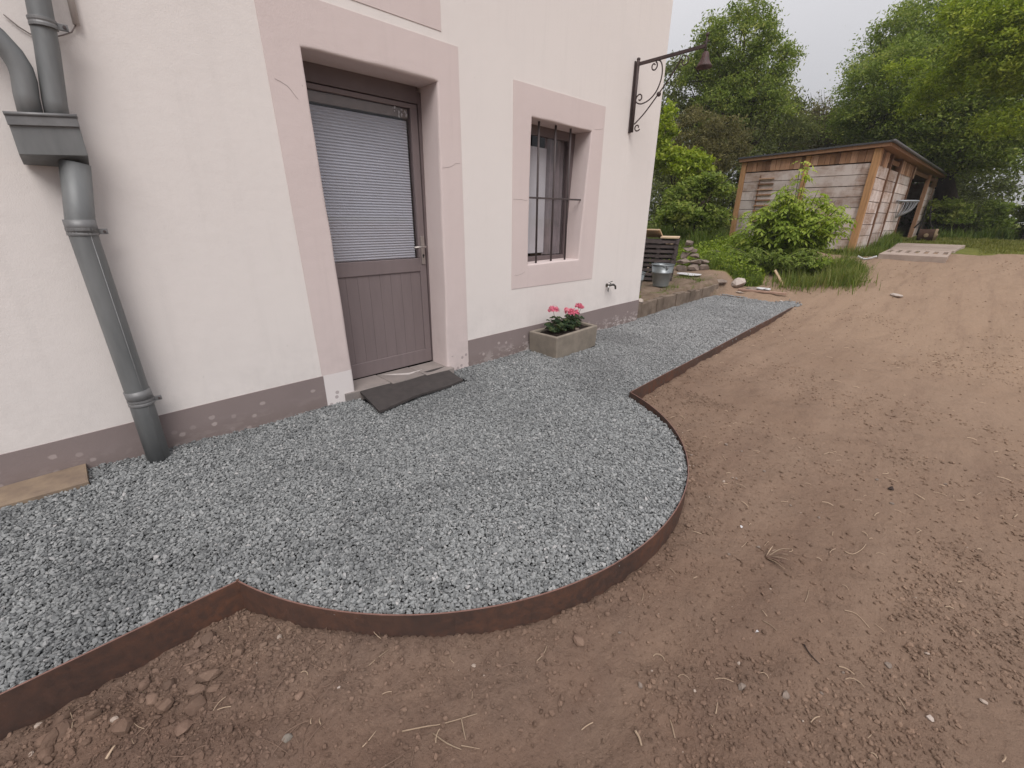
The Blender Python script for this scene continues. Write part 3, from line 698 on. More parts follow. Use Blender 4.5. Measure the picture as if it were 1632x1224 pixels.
o = MB().add([(1.15, -.004, 2.532), (2.243, -.004, 2.532), (2.243, -.004, 4.4), (1.15, -.004, 4.4), (1.15, .002, 2.532), (2.243, .002, 2.532), (2.243, .002, 4.4)], [(0, 1, 2, 3), (0, 4, 5, 1), (1, 5, 6, 2)]).build('upper_surround', M_pink, house)
o['label'] = 'pink panel above the door head'
# hairline cracks
def crack(pts, y=-.0052):
    m = MB()
    P = []
    for (x0, z0), (x1, z1) in zip(pts[:-1], pts[1:]):
        for t in np.linspace(0, 1, 6)[:-1]: P.append((x0 + (x1 - x0) * t + random.uniform(-.002, .002), y, z0 + (z1 - z0) * t + random.uniform(-.003, .003)))
    m.tube(P, .0007, 4); return m.build('crack', M_plinth, house)
crack([(2.20, 1.66), (2.27, 1.67), (2.33, 1.70), (2.385, 1.71)]); crack([(2.97, 1.46), (3.05, 1.465), (3.18, 1.455)])
crack([(1.06, 2.03), (1.12, 2.01), (1.19, 1.93)]); crack([(3.0, .78), (3.10, .79), (3.16, .82)]); crack([(4.13, 2.16), (4.22, 2.17), (4.29, 2.19)])

# door
YD = .235
dr = MB()
dr.box((1.20, YD, .045), (1.40, YD + .045, 2.06)); dr.box((2.088, YD, .045), (2.170, YD + .045, 2.06))
door = None
d_ = MB()
d_.box((1.25, YD, .17), (1.335, YD + .045, 2.075)); d_.box((2.096, YD, .17), (2.158, YD + .045, 2.075))
d_.box((1.25, YD, .050), (2.158, YD + .045, .17)); d_.box((1.335, YD, .868), (2.096, YD + .045, .975)); d_.box((1.25, YD, 2.075), (2.158, YD + .045, 2.105))
door = d_.build('door', M_door, house, bevel=.003); door['label'] = 'mauve grey door with boarded lower half and a glazed upper half'
f = MB(); f.box((2.162, YD - .012, .03), (2.26, YD + .07, 2.19)); f.box((1.18, YD - .012, 2.11), (2.162, YD + .07, 2.27)); f.box((1.18, YD - .012, .03), (1.246, YD + .07, 2.11))
f.build('door_frame', M_frame, house, bevel=.003)
nb = 8; bw = (2.096 - 1.335) / nb
for i in range(nb):
    MB().box((1.335 + i * bw + .0003, YD + .010, .168), (1.335 + (i + 1) * bw - .0003, YD + .028, .870)).build('board', M_door, door, bevel=.0022, )
MB().box((1.34, YD + .026, .168), (2.094, YD + .034, .870)).build('panel_backing', M_door, door)
MB().box((1.335, YD + .020, .975), (2.096, YD + .024, 2.075)).build('pane', M_glass, door)
bl = []; bf = []; zt, zb, pitch = 2.005, .978, .0195; k = int((zt - zb) / pitch) * 2
for i in range(k + 1):
    z = zb + i * pitch / 2; y = YD + (.036 if i % 2 else .0425); bl += [(1.338, y, z), (2.078, y, z)]
for i in range(k): bf.append((2 * i, 2 * i + 1, 2 * i + 3, 2 * i + 2))
mesh_np('blind', bl, bf, M_blind, door)
MB().box((1.338, YD + .030, 2.008), (2.092, YD + .060, 2.072)).build('blind_box', M_roller, door, bevel=.004)
hd = MB(); hd.box((2.112, YD - .009, .925), (2.148, YD, 1.155)); hd = hd.build('handle_plate', M_steelh, door, bevel=.003)
MB().tube([(2.130, YD - .008, 1.070), (2.130, YD - .050, 1.070), (2.122, YD - .056, 1.070), (2.015, YD - .056, 1.066)], .008, 10).build('lever', M_steelh, hd, smooth=True)
MB().lathe([(.0, -.004), (.009, -.004), (.009, .003)], (2.130, YD - .0085, .998), 14, 'y').box((2.1265, YD - .0125, .978), (2.1335, YD - .006, .996)).build('keyhole', M_keyh, hd)
# reflection put in as white flecks at the top corner of the pane
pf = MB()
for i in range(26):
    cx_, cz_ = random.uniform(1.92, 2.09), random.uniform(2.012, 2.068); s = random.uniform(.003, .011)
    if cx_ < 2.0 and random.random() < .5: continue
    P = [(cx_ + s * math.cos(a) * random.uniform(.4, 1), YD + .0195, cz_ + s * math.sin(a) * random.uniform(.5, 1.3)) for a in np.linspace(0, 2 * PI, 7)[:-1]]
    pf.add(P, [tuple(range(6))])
pf.build('reflection_flecks', M_white, door)['kind'] = 'stuff'
# dark room behind door and window
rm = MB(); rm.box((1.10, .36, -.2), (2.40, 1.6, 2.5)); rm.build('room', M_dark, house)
# threshold slabs
xs0 = [1.20, 1.555, 1.90, 2.20]
for i in range(3):
    V = MB().box((xs0[i] + .004 + (.03 if i == 1 else 0), -.02 - .02 * i, -.15), (xs0[i + 1] - .004 + (.03 if i == 0 else 0), .228, .047 - .003 * i)); V.build('threshold_slab', M_tile, house, bevel=.004)
MB().tube([(1.62, .20, .040), (1.70, .13, .042), (1.80, .06, .041), (1.90, .08, .038), (1.98, .10, .036)], [.006, .011, .014, .010, .003], 6).build('mortar_smear', M_mortar, house, smooth=True)

# window
YW = .20
wf = MB(); wf.box((3.10, YW, .80), (3.225, YW + .05, 2.2)); wf.box((3.98, YW, .80), (4.16, YW + .05, 2.2)); wf.box((3.225, YW, .80), (3.98, YW + .05, .925)); wf.box((3.225, YW, 2.055), (3.98, YW + .05, 2.2))
win = wf.build('window', M_frame, house, bevel=.004); win['label'] = 'small dark framed window with grey curtains'
MB().box((3.225, YW + .02, .925), (3.98, YW + .024, 2.055)).build('pane', M_glass, win)
def curtain(x0, x1, z0, z1, y, amp, wl, mat, nm):
    n = int((x1 - x0) / .008); V = []; F_ = []
    for i in range(n + 1):
        x = x0 + (x1 - x0) * i / n; yy = y + amp * math.sin(x / wl * 2 * PI) + amp * .4 * math.sin(x / wl * 3.7)
        V += [(x, yy, z0), (x, yy * 1.0, z1)]
    for i in range(n): F_.append((2 * i, 2 * i + 2, 2 * i + 3, 2 * i + 1))
    return mesh_np(nm, V, F_, mat, win, smooth=True)
curtain(3.20, 3.70, .955, 1.965, YW + .055, .004, .30, M_curtain, 'net_curtain'); curtain(3.68, 4.05, .93, 2.06, YW + .075, .016, .07, M_curtain_d, 'dark_curtain')
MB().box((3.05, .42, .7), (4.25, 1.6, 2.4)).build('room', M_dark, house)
# iron window guard
gr = thing('window_guard', (3.63, .06, .89), 'iron guard of three upright bars and one cross bar in the small window opening', 'window bars')
for xt, xb in ((3.359, 3.372), (3.598, 3.606), (3.826, 3.836)):
    MB().tube([(xt, .062, 2.16), (xb, .062, .868)], .0105, 10).build('bar', M_bars, gr, smooth=True)
MB().obox((3.63, .047, 1.490), (1, 0, .007), (0, 1, 0), (0, 0, 1), (.445, .0045, .0085)).build('cross_bar', M_bars, gr, bevel=.002)

# downpipes
pz_ = thing('downpipe', (.07, -.1, 0), 'grey zinc downpipe with a box hopper on the white wall', 'downpipe')
def seam_tube(pts, r): return MB().tube(pts, r, 24)
seam_tube([(.060, -.100, -.06), (.060, -.100, .34), (.050, -.100, 1.24), (.100, -.092, 1.515)], .053).build('pipe', M_zinc, pz_, smooth=True)
seam_tube([(.063, -.100, .36), (.058, -.100, .42)], .057).build('pipe_joint', M_zinc2, pz_, smooth=True)
seam_tube([(.052, -.100, 1.215), (.052, -.100, 1.275)], .0575).build('pipe_joint', M_zinc2, pz_, smooth=True)
MB().tube([(.081, -.149, -.05), (.081, -.149, .34), (.073, -.149, 1.24)], .0022, 6).build('seam', M_zinc2, pz_, smooth=True)
def clamp(x, z, r, par):
    m = MB(); m.lathe([(r - .002, -.016), (r + .005, -.016), (r + .005, -.006), (r + .003, 0), (r + .005, .006), (r + .005, .016), (r - .002, .016)], (x, -.100, z), 28)
    m.obox((x + r + .018, -.100, z), (1, 0, 0), (0, 1, 0), (0, 0, 1), (.018, .006, .012)); c = m.build('clamp', M_zinc2, par, smooth=False, bevel=.001)
    MB().tube([(x + r + .024, -.115, z), (x + r + .024, -.085, z)], .006, 8).build('bolt', M_bars, c)
    MB().obox((x, -.025, z), (1, 0, 0), (0, 1, 0), (0, 0, 1), (.006, .028, .006)).build('wall_pin', M_bars, c)
clamp(.062, .352, .053, pz_); clamp(.051, 1.222, .053, pz_)
# hopper box
hx0, hx1 = -.066, .150
hb = MB(); 
hb.add([(hx0 + .002, -.165, 1.660), (hx1, -.165, 1.680), (hx1, -.01, 1.680), (hx0, -.01, 1.660), (hx0 + .0, -.160, 1.528), (hx1 + .0, -.160, 1.543), (hx1, -.01, 1.500), (hx0, -.01, 1.500)],
       [(0, 4, 5, 1), (1, 5, 6, 2), (2, 6, 7, 3), (3, 7, 4, 0), (4, 7, 6, 5)])
hopper = hb.build('hopper', M_zinc, pz_, bevel=.002)
MB().obox((.042, -.168, 1.662), (1, 0, .092), (0, 1, 0), (0, 0, 1), (.110, .005, .018)).build('hopper_band', M_zinc2, hopper, bevel=.002)
MB().tube([(hx0 - .003, -.171, 1.675), (hx1 + .003, -.171, 1.695)], .008, 10).build('hopper_rim', M_zinc2, hopper, smooth=True)
MB().add([(hx0, -.16, 1.670), (hx1, -.16, 1.688), (hx1, -.01, 1.688), (hx0, -.01, 1.670)], [(0, 1, 2, 3)]).build('hopper_lid', M_bars, hopper)
up = thing('inlet_pipe', (.11, -.1, 1.70), 'upright grey inlet pipe rising from the right side of the hopper', 'downpipe', 'inlet pipes above the hopper')
seam_tube([(.088, -.095, 1.66), (.098, -.095, 1.75), (.128, -.095, 1.95), (.150, -.095, 2.15), (.152, -.095, 5.1)], .040).build('pipe', M_zinc, up, smooth=True); clamp(.138, 2.035, .040, up)
br = thing('inlet_pipe', (0, -.1, 1.70), 'bent grey inlet pipe curving left from the hopper towards the eaves', 'downpipe', 'inlet pipes above the hopper')
seam_tube([(.008, -.105, 1.66), (.016, -.105, 1.76), (.026, -.105, 1.82), (.026, -.105, 1.86), (.014, -.105, 1.905), (-.015, -.105, 1.955), (-.055, -.105, 2.00), (-.12, -.105, 2.07), (-.45, -.105, 2.42), (-.9, -.105, 2.9)], .039).build('pipe', M_zinc, br, smooth=True)
cb = thing('cable', (.2, -.01, 2.0), 'thin grey cable sagging behind the inlet pipe into a pale conduit', 'cable')
MB().tube([(.03, -.01, 2.06), (.063, -.01, 2.027), (.091, -.008, 2.010), (.13, -.008, 2.008), (.166, -.008, 2.016), (.196, -.008, 2.030), (.228, -.010, 2.047), (.250, -.014, 2.078)], .0028, 6).build('wire', M_cable, cb, smooth=True)
MB().tube([(.252, -.018, 2.078), (.262, -.018, 2.3), (.29, -.018, 3.4)], .0125, 12).build('conduit', M_pvc, cb, smooth=True)

# tap
tp = thing('garden_tap', (4.62, 0, .55), 'small metal garden tap on the white wall below the window', 'tap')
MB().tube([(4.60, .0, .545), (4.60, -.055, .545)], .011, 10).build('stem', M_tapdark, tp, smooth=True)
MB().lathe([(0, -.006), (.022, -.006), (.022, 0)], (4.60, -.002, .545), 16, 'y').build('rosette', M_chrome, tp)
MB().tube([(4.575, -.055, .545), (4.60, -.062, .553), (4.645, -.075, .553), (4.668, -.085, .535), (4.672, -.088, .500)], [.013, .015, .013, .012, .012], 10).build('spout', M_tapdark, tp, smooth=True)
MB().tube([(4.59, -.062, .56), (4.59, -.062, .588)], .007, 8).tube([(4.555, -.062, .588), (4.628, -.062, .594)], .006, 8).build('lever', M_chrome, tp, smooth=True)
MB().tube([(4.562, -.058, .548), (4.556, -.062, .520), (4.548, -.066, .478)], [.010, .008, .006], 8).build('side_outlet', M_chrome, tp, smooth=True)

# wall bracket with bell
bk = thing('bell_bracket', (4.78, 0, 2.55), 'wrought iron scroll bracket carrying a small rusty bell near the house corner', 'wall bracket')
BX = 4.78
MB().box((BX - .022, -.012, 2.205), (BX + .022, -.002, 2.875)).build('wall_plate', M_iron, bk, bevel=.004)
MB().tube([(BX, -.036, 2.21), (BX, -.036, 2.885)], .017, 10).build('upright', M_iron, bk, smooth=True)
MB().lathe([(0, .016), (.016, .010), (.020, 0), (.016, -.012), (0, -.016)], (BX, -.036, 2.888), 14).build('finial', M_iron, bk, smooth=True)
MB().obox((BX, -.385, 2.847), (1, 0, 0), (0, 1, -.012), (0, 0, 1), (.012, .37, .015)).build('arm', M_iron, bk, bevel=.003)
def pts_yz(c, r0, r1, a0_, a1_, n=22): return [(BX, c[0] + (r0 + (r1 - r0) * t) * math.cos(math.radians(a0_ + (a1_ - a0_) * t)), c[1] + (r0 + (r1 - r0) * t) * math.sin(math.radians(a0_ + (a1_ - a0_) * t))) for t in np.linspace(0, 1, n)]
def spl(P, n=8):
    out = []
    P = [Vector(p) for p in P]
    for i in range(len(P) - 1):
        p0, p1, p2, p3 = P[max(i - 1, 0)], P[i], P[i + 1], P[min(i + 2, len(P) - 1)]
        for t in np.linspace(0, 1, n)[:-1]:
            out.append(tuple(.5 * ((2 * p1) + (-p0 + p2) * t + (2 * p0 - 5 * p1 + 4 * p2 - p3) * t * t + (-p0 + 3 * p1 - 3 * p2 + p3) * t ** 3)))
    out.append(tuple(P[-1])); return out
Rb = .0068
# diagonal brace with scrolled ends
brc = pts_yz((-.095, 2.252), .012, .040, 90, -200, 26)[::1]
diag = spl([(BX, -.060, 2.285), (BX, -.17, 2.375), (BX, -.30, 2.515), (BX, -.43, 2.665), (BX, -.50, 2.765), (BX, -.535, 2.822)], 6)
MB().tube(diag, Rb, 8).build('brace', M_iron, bk, smooth=True)
MB().tube(pts_yz((-.100, 2.250), .014, .038, 200, -150, 28), Rb, 8).build('scroll', M_iron, bk, smooth=True)
MB().tube(pts_yz((-.560, 2.765), .016, .048, 420, 80, 28), Rb * .9, 8).build('scroll', M_iron, bk, smooth=True)
big = pts_yz((-.215, 2.785), .012, .048, 330, 20, 24)[::1]
MB().tube(spl([(BX, -.24, 2.800), (BX, -.222, 2.812), (BX, -.205, 2.795), (BX, -.212, 2.765), (BX, -.240, 2.755), (BX, -.262, 2.775), (BX, -.262, 2.805), (BX, -.245, 2.828), (BX, -.270, 2.833), (BX, -.300, 2.815), (BX, -.322, 2.770), (BX, -.330, 2.700), (BX, -.315, 2.620), (BX, -.275, 2.545), (BX, -.205, 2.490), (BX, -.130, 2.470), (BX, -.085, 2.478), (BX, -.055, 2.495),
    ], 5), Rb, 8).build('scroll', M_iron, bk, smooth=True)
MB().tube(spl([(BX, -.055, 2.495), (BX, -.050, 2.52), (BX, -.062, 2.548), (BX, -.090, 2.562), (BX, -.115, 2.548), (BX, -.118, 2.52), (BX, -.100, 2.505), (BX, -.085, 2.515)], 5), Rb, 8).build('scroll', M_iron, bk, smooth=True)
o = MB(); o.rock((BX, -.318, 2.528), .024, (1, 1, 1), 2, .02, 4); o.build('rivet_ball', M_iron, bk, smooth=True)
bell = MB().lathe([(0, .10), (.018, .098), (.030, .085), (.036, .05), (.046, .02), (.068, -.012), (.078, -.028), (.072, -.028), (.05, -.005), (.0, .03)], (BX, -.765, 2.705), 24).build('bell', M_bell, bk, smooth=True)
MB().tube([(BX, -.757, 2.80), (BX, -.757, 2.93)], .008, 8).build('bell_rod', M_iron, bk, smooth=True)
MB().rock((BX, -.757, 2.940), .018, (1, 1, 1), 2, .02, 5).build('knob', M_iron, bk, smooth=True)
MB().obox((BX, -.757, 2.885), (0, 1, 0), (1, 0, 0), (0, 0, 1), (.028, .006, .005)).build('cross_pin', M_iron, bk)

# doormat
mt = MB(); n1, n2 = 26, 12; V = []; F_ = []
c4 = [(1.325, .030), (2.150, .025), (2.105, -.300), (1.272, -.405)]
for lev, zo in ((0, .040), (1, .022)):
    for i in range(n1 + 1):
        for j in range(n2 + 1):
            u, v = i / n1, j / n2
            x = (c4[0][0] * (1 - u) + c4[1][0] * u) * (1 - v) + (c4[3][0] * (1 - u) + c4[2][0] * u) * v
            y = (c4[0][1] * (1 - u) + c4[1][1] * u) * (1 - v) + (c4[3][1] * (1 - u) + c4[2][1] * u) * v
            V.append((x, y, zo - .020 * v + .006 * math.sin(u * 5) * v + .004 * math.sin(u * 9 + v * 4)))
q = (n1 + 1) * (n2 + 1)
for i in range(n1):
    for j in range(n2):
        a_, b_, c_, d2 = i * (n2 + 1) + j, (i + 1) * (n2 + 1) + j, (i + 1) * (n2 + 1) + j + 1, i * (n2 + 1) + j + 1
        F_.append((a_, d2, c_, b_)); F_.append((q + a_, q + b_, q + c_, q + d2))
for i in range(n1): F_.append((i * (n2 + 1) + n2, q + i * (n2 + 1) + n2, q + (i + 1) * (n2 + 1) + n2, (i + 1) * (n2 + 1) + n2)); F_.append(((i + 1) * (n2 + 1), q + (i + 1) * (n2 + 1), q + i * (n2 + 1), i * (n2 + 1)))
for j in range(n2): F_.append((j, q + j, q + j + 1, j + 1)); e = n1 * (n2 + 1); F_.append((e + j + 1, q + e + j + 1, q + e + j, e + j))
o = mesh_np('doormat', V, F_, M_rubber, origin=(1.7, -.2, .02)); props(o, 'worn black rubber doormat lying before the mauve door', 'doormat')
# ochre stone slab at the wall foot
V = MB(); nn = 14
P = []
for i in range(nn + 1):
    x = -3 + (2.765) * i / nn; P.append(x)
fy = [-.185 + .012 * math.sin(i * 1.7) for i in range(nn + 1)]
sl_v = []; sl_f = []
for i, x in enumerate(P):
    h = .030 + .004 * math.sin(i); sl_v += [(x, -.008, h + .012), (x, fy[i] + .012, h), (x, fy[i], h - .012), (x, fy[i], -.15)]
for i in range(nn):
    for k in range(3): sl_f.append((4 * i + k, 4 * i + k + 1, 4 * i + k + 5, 4 * i + k + 4))
e = 4 * nn; sl_f.append((e, e + 1, e + 2, e + 3)); sl_f.append((0, 3, 2, 1))
o = mesh_np('stone_slab', sl_v, sl_f, M_sandst, origin=(-1.6, -.1, -.05)); props(o, 'long ochre stone slab against the plinth left of the downpipe', 'stone slab')

# planter with geraniums
T0 = (3.205, -.405); T1 = (3.988, -.022); TH = .205
tr_ = MB(); t_ = .040
x0, y0 = T0; x1, y1 = T1
tv = [(x0, y0), (x1 - .03, y0 + .045), (x1, y1), (x0 - .005, y1)]
cx_ = sum(p[0] for p in tv) / 4; cy_ = sum(p[1] for p in tv) / 4
def inset(p, d): dx, dy = cx_ - p[0], cy_ - p[1]; return (p[0] + math.copysign(d, dx), p[1] + math.copysign(d, dy))
iv = [inset(p, t_) for p in tv]; V = []
for p in tv: V.append((p[0] + (cx_ - p[0]) * .03, p[1] + (cy_ - p[1]) * .03, -.04))
for p in tv: V.append((p[0], p[1], TH))
for p in iv: V.append((p[0], p[1], TH))
for p in iv: V.append((p[0], p[1], TH - .06))
Fq = [(0, 1, 5, 4), (1, 2, 6, 5), (2, 3, 7, 6), (3, 0, 4, 7), (3, 2, 1, 0)] + [(4 + i, 4 + (i + 1) % 4, 8 + (i + 1) % 4, 8 + i) for i in range(4)] + [(8 + i, 8 + (i + 1) % 4, 12 + (i + 1) % 4, 12 + i) for i in range(4)] + [(12, 13, 14, 15)]
trough = thing('stone_trough', (3.6, -.21, 0), 'worn beige stone trough planted with pink geraniums under the window', 'planter')
MB().add(V, Fq).build('trough', M_trough, trough, bevel=.012, seg=3)
n1, n2 = 30, 16; V = []; F_ = []
for i in range(n1 + 1):
    for j in range(n2 + 1):
        u, v = i / n1, j / n2
        x = (iv[0][0] * (1 - u) + iv[1][0] * u) * (1 - v) + (iv[3][0] * (1 - u) + iv[2][0] * u) * v
        y = (iv[0][1] * (1 - u) + iv[1][1] * u) * (1 - v) + (iv[3][1] * (1 - u) + iv[2][1] * u) * v
        V.append((x, y, TH - .028 + .012 * float(vnoise(np.array(x * 30), np.array(y * 30), 3)) + .02 * math.sin(PI * u) * math.sin(PI * v)))
for i in range(n1):
    for j in range(n2): F_.append((i * (n2 + 1) + j, (i + 1) * (n2 + 1) + j, (i + 1) * (n2 + 1) + j + 1, i * (n2 + 1) + j + 1))
mesh_np('soil', V, F_, M_soil, trough, smooth=True)
def geranium(x, y, label, heads, nl, spread, hh):
    g = thing('geranium', (x, y, TH - .02), label, 'geranium', 'pink geraniums in the stone trough'); st = MB(); V = []; F_ = []; ti = []
    for i in range(nl):
        a = random.uniform(0, 2 * PI); r = spread * math.sqrt(random.random()); h = random.uniform(.02, hh * 1.5) * (1 - .5 * r / spread)
        c = Vector((x + r * math.cos(a), y + r * math.sin(a) * .8, TH + h)); st.tube([(x + r * .3 * math.cos(a), y + r * .3 * math.sin(a), TH - .03), tuple(c)], .0016, 4, False)
        nrm = Vector((math.cos(a) * .7 * random.random(), math.sin(a) * .7 * random.random() - .25, 1)).normalized(); u = nrm.orthogonal().normalized(); v = nrm.cross(u)
        s = random.uniform(.017, .034); b0 = len(V); V.append(tuple(c - nrm * s * .25)); m = 12; tt = random.random()
        rot = random.uniform(0, 6)
        for k in range(m):
            aa = 2 * PI * k / m + rot; rr_ = s * (1 if k % 2 == 0 else .84) * (0.45 if k == 0 else 1)
            V.append(tuple(c + (u * math.cos(aa) + v * math.sin(aa)) * rr_ + nrm * s * .12 * math.sin(3 * aa)))
        for k in range(m): F_.append((b0, b0 + 1 + k, b0 + 1 + (k + 1) % m)); ti.append(tt)
    mesh_np('leaves', V, F_, L_ger, g, attrs={'tint': ('FACE', np.array(ti))})
    st.build('stems', M_stem, g)
    for (hx, hy, hz, hr) in heads:
        hr *= 1.42
        V = []; F_ = []; ti = []
        MB().tube([(x, y, TH), ((x + hx) / 2, (y + hy) / 2 - .005, (TH + hz) / 2), (hx, hy, hz)], .002, 5).build('flower_stalk', M_stem, g)
        for i in range(int(60 * hr / .04)):
            d = Vector((random.gauss(0, 1), random.gauss(0, 1), abs(random.gauss(.3, .8)))).normalized(); c = Vector((hx, hy, hz)) + d * hr * random.uniform(.6, 1)
            u = d.orthogonal().normalized(); v = d.cross(u); s = random.uniform(.008, .012)
            for k in range(5):
                a = 2 * PI * k / 5 + i; p = u * math.cos(a) + v * math.sin(a); q_ = u * -math.sin(a) + v * math.cos(a); b0 = len(V)
                V += [tuple(c), tuple(c + p * s * .7 + q_ * s * .45 + d * .002), tuple(c + p * s * 1.15 + d * .003), tuple(c + p * s * .7 - q_ * s * .45 + d * .002)]
                F_.append((b0, b0 + 1, b0 + 2, b0 + 3)); ti.append(min(1, max(0, random.gauss(.4 if hr > .038 else .7, .25))))
        mesh_np('flower_head', V, F_, M_petal, g, attrs={'tint': ('FACE', np.array(ti))})
geranium(3.43, -.20, 'left geranium with one deep pink flower head', [(3.375, -.20, .415, .043)], 75, .13, .12)
geranium(3.60, -.23, 'middle geranium with the low pale pink flower head', [(3.595, -.24, .365, .045), (3.64, -.27, .37, .034), (3.56, -.22, .405, .018)], 80, .13, .10)
geranium(3.76, -.18, 'right geranium with pink flowers leaning to the right', [(3.80, -.20, .405, .032), (3.84, -.20, .39, .024)], 60, .11, .13)
o = MB(); o.rock((3.66, -.30, TH - .002), .035, (1, .8, .35), 1, .2, 4); o = o.build('stone', M_rock, origin=(3.66, -.30, TH)); props(o, 'small flat brown stone on the trough soil below the flowers', 'stone')

# ------------------------------------------------------------------ curb and raised ground
cu = thing('concrete_curb', (6.8, .05, 0), 'row of weathered concrete curb blocks holding the raised ground beside the gravel', 'curb')
x = 5.44; rs = random.Random(3)
while x < 8.5:
    wd = rs.uniform(.13, .22); yb = .015 + .045 * (x - 5.4) * .0 + .02 * rs.random()
    hz = float(np.interp(x, [5.4, 8.3], [.205, .175])) + rs.uniform(-.018, .018)
    y_c = np.interp(x, [5.4, 8.3], [.0, .09])
    m_ = MB(); m_.box((x + .004, y_c + yb, -.2), (x + wd - .004, y_c + yb + .13, hz), jit=.006); m_.build('curb_block', M_curb, cu, bevel=.010, seg=2); x += wd
def stone(x, y, r, mat, label, group=None, sq=(1, .8, .6), seed=0, sub=2, lift=.35, name='stone', z=None, jit=.10):
    zz = (tz(x, y) if z is None else z) + r * sq[2] * lift
    m_ = MB(); m_.rock((0, 0, 0), r, sq, sub, jit, seed, seed * 1.3); o = mesh_np(name, m_.v, m_.f, mat); o.location = (x, y, zz); return props(o, label, 'stone', group)
stone(5.62, .10, .085, M_paleR, 'pale flat stone on the curb against the house corner', sq=(1.1, .8, .45), seed=3, z=.20)
stone(9.15, -.02, .17, M_paleR, 'large pale rounded rock at the edge of the weeds', sq=(1.1, .9, .72), seed=5)
stone(9.0, -.32, .09, M_rock, 'small brown rock before the large pale rock', sq=(1.2, .9, .5), seed=6)
stone(8.75, .22, .16, M_rock, 'flat brown slab stone beyond the end of the curb', sq=(1.6, .8, .3), seed=7)
stone(9.55, -2.35, .075, M_paleR, 'pale stone lying alone on the earth right of the gravel end', sq=(1.5, .7, .5), seed=8)
stone(8.62, -.95, .035, M_paleR, 'small white pebble on the spilled gravel at the steel corner', sq=(1.2, .9, .5), seed=9)
# rubble pile beside the trays
pile = [(8.92, 1.08, .15, 0), (9.06, .90, .15, .0), (9.22, .74, .14, .0), (8.96, 1.06, .14, .13), (9.10, .88, .145, .12), (9.22, .76, .10, .13), (8.98, 1.04, .135, .26), (9.10, .92, .12, .24), (8.99, 1.05, .125, .38), (9.09, .95, .09, .35), (9.0, 1.04, .12, .49)]
pl = ['left stone of the bottom layer', 'middle stone of the bottom layer', 'right stone of the bottom layer', 'left stone of the second layer', 'middle stone of the second layer', 'small right stone of the second layer', 'left stone of the third layer', 'right stone of the third layer', 'left stone of the fourth layer', 'small right stone of the fourth layer', 'topmost stone']
for i, (x, y, r, h) in enumerate(pile):
    stone(x, y, r, M_rock, pl[i] + ' in the rubble pile beside the dark trays', 'rubble pile stones', (1.15, .95, .55), 20 + i, 1, .6, z=tz(x, y) + h, jit=.16)
flat = [(10.9, 1.25, .26, 'left flat grey slab in the weeds behind the pale rock'), (11.2, .62, .30, 'right pointed grey slab in the weeds behind the pale rock'), (10.7, .9, .2, 'small grey slab between two larger ones in the weeds')]
for i, (x, y, r, lb) in enumerate(flat): stone(x, y, r, M_rockg, lb, 'grey slabs in the weeds', (1.1, .9, .30), 40 + i, 1, .7, jit=.18)
o = MB().rock((0, 0, 0), .24, (.7, 1.1, .10), 2, .08, 3); o = mesh_np('sheet', o.v, o.f, M_white); o.location = (8.55, .72, tz(8.55, .72) + .03); props(o, 'white crumpled sheet lying before the rubble pile', 'sheet')

# buckets
def bucket(x, y, h, r0, r1, label):
    z = tz(x, y); b = thing('bucket', (x, y, z), label, 'bucket', 'galvanised buckets behind the house corner')
    MB().lathe([(.0, .004), (r0 * .96, .004), (r0, 0), (r0, .015), (r0 + (r1 - r0) * .62, h * .62), (r0 + (r1 - r0) * .63 + .005, h * .63), (r0 + (r1 - r0) * .67 + .005, h * .66), (r0 + (r1 - r0) * .68, h * .67), (r1, h), (r1 - .004, h - .006), (r0 - .002, .02), (0, .02)], (0, 0, 0), 36).build('body', M_zbucket, b, smooth=True, local=True)
    MB().tube([(r1 * math.cos(a), r1 * math.sin(a), h) for a in np.linspace(0, 2 * PI, 37)], .007, 8, False).build('rim', M_zbucket, b, smooth=True, local=True)
    MB().tube([(r1 * math.cos(a) * 1.02, r1 * math.sin(a) * .9, h - .03 + .03 * math.sin(a * 1.0)) for a in np.linspace(0, PI, 16)], .0035, 6).build('handle', M_zbucket, b, smooth=True, local=True)
    for sx in (-1, 1): MB().box((sx * r1 - .012, -.018, h - .05), (sx * r1 + .012, .018, h - .012)).build('handle_lug', M_zbucket, b, local=True, bevel=.002)
    b.rotation_euler = (0, 0, .9)
bucket(6.98, .50, .355, .125, .180, 'galvanised bucket standing on the raised ground beside the dark trays')
bucket(6.30, .615, .30, .11, .16, 'galvanised bucket half hidden by the house corner')
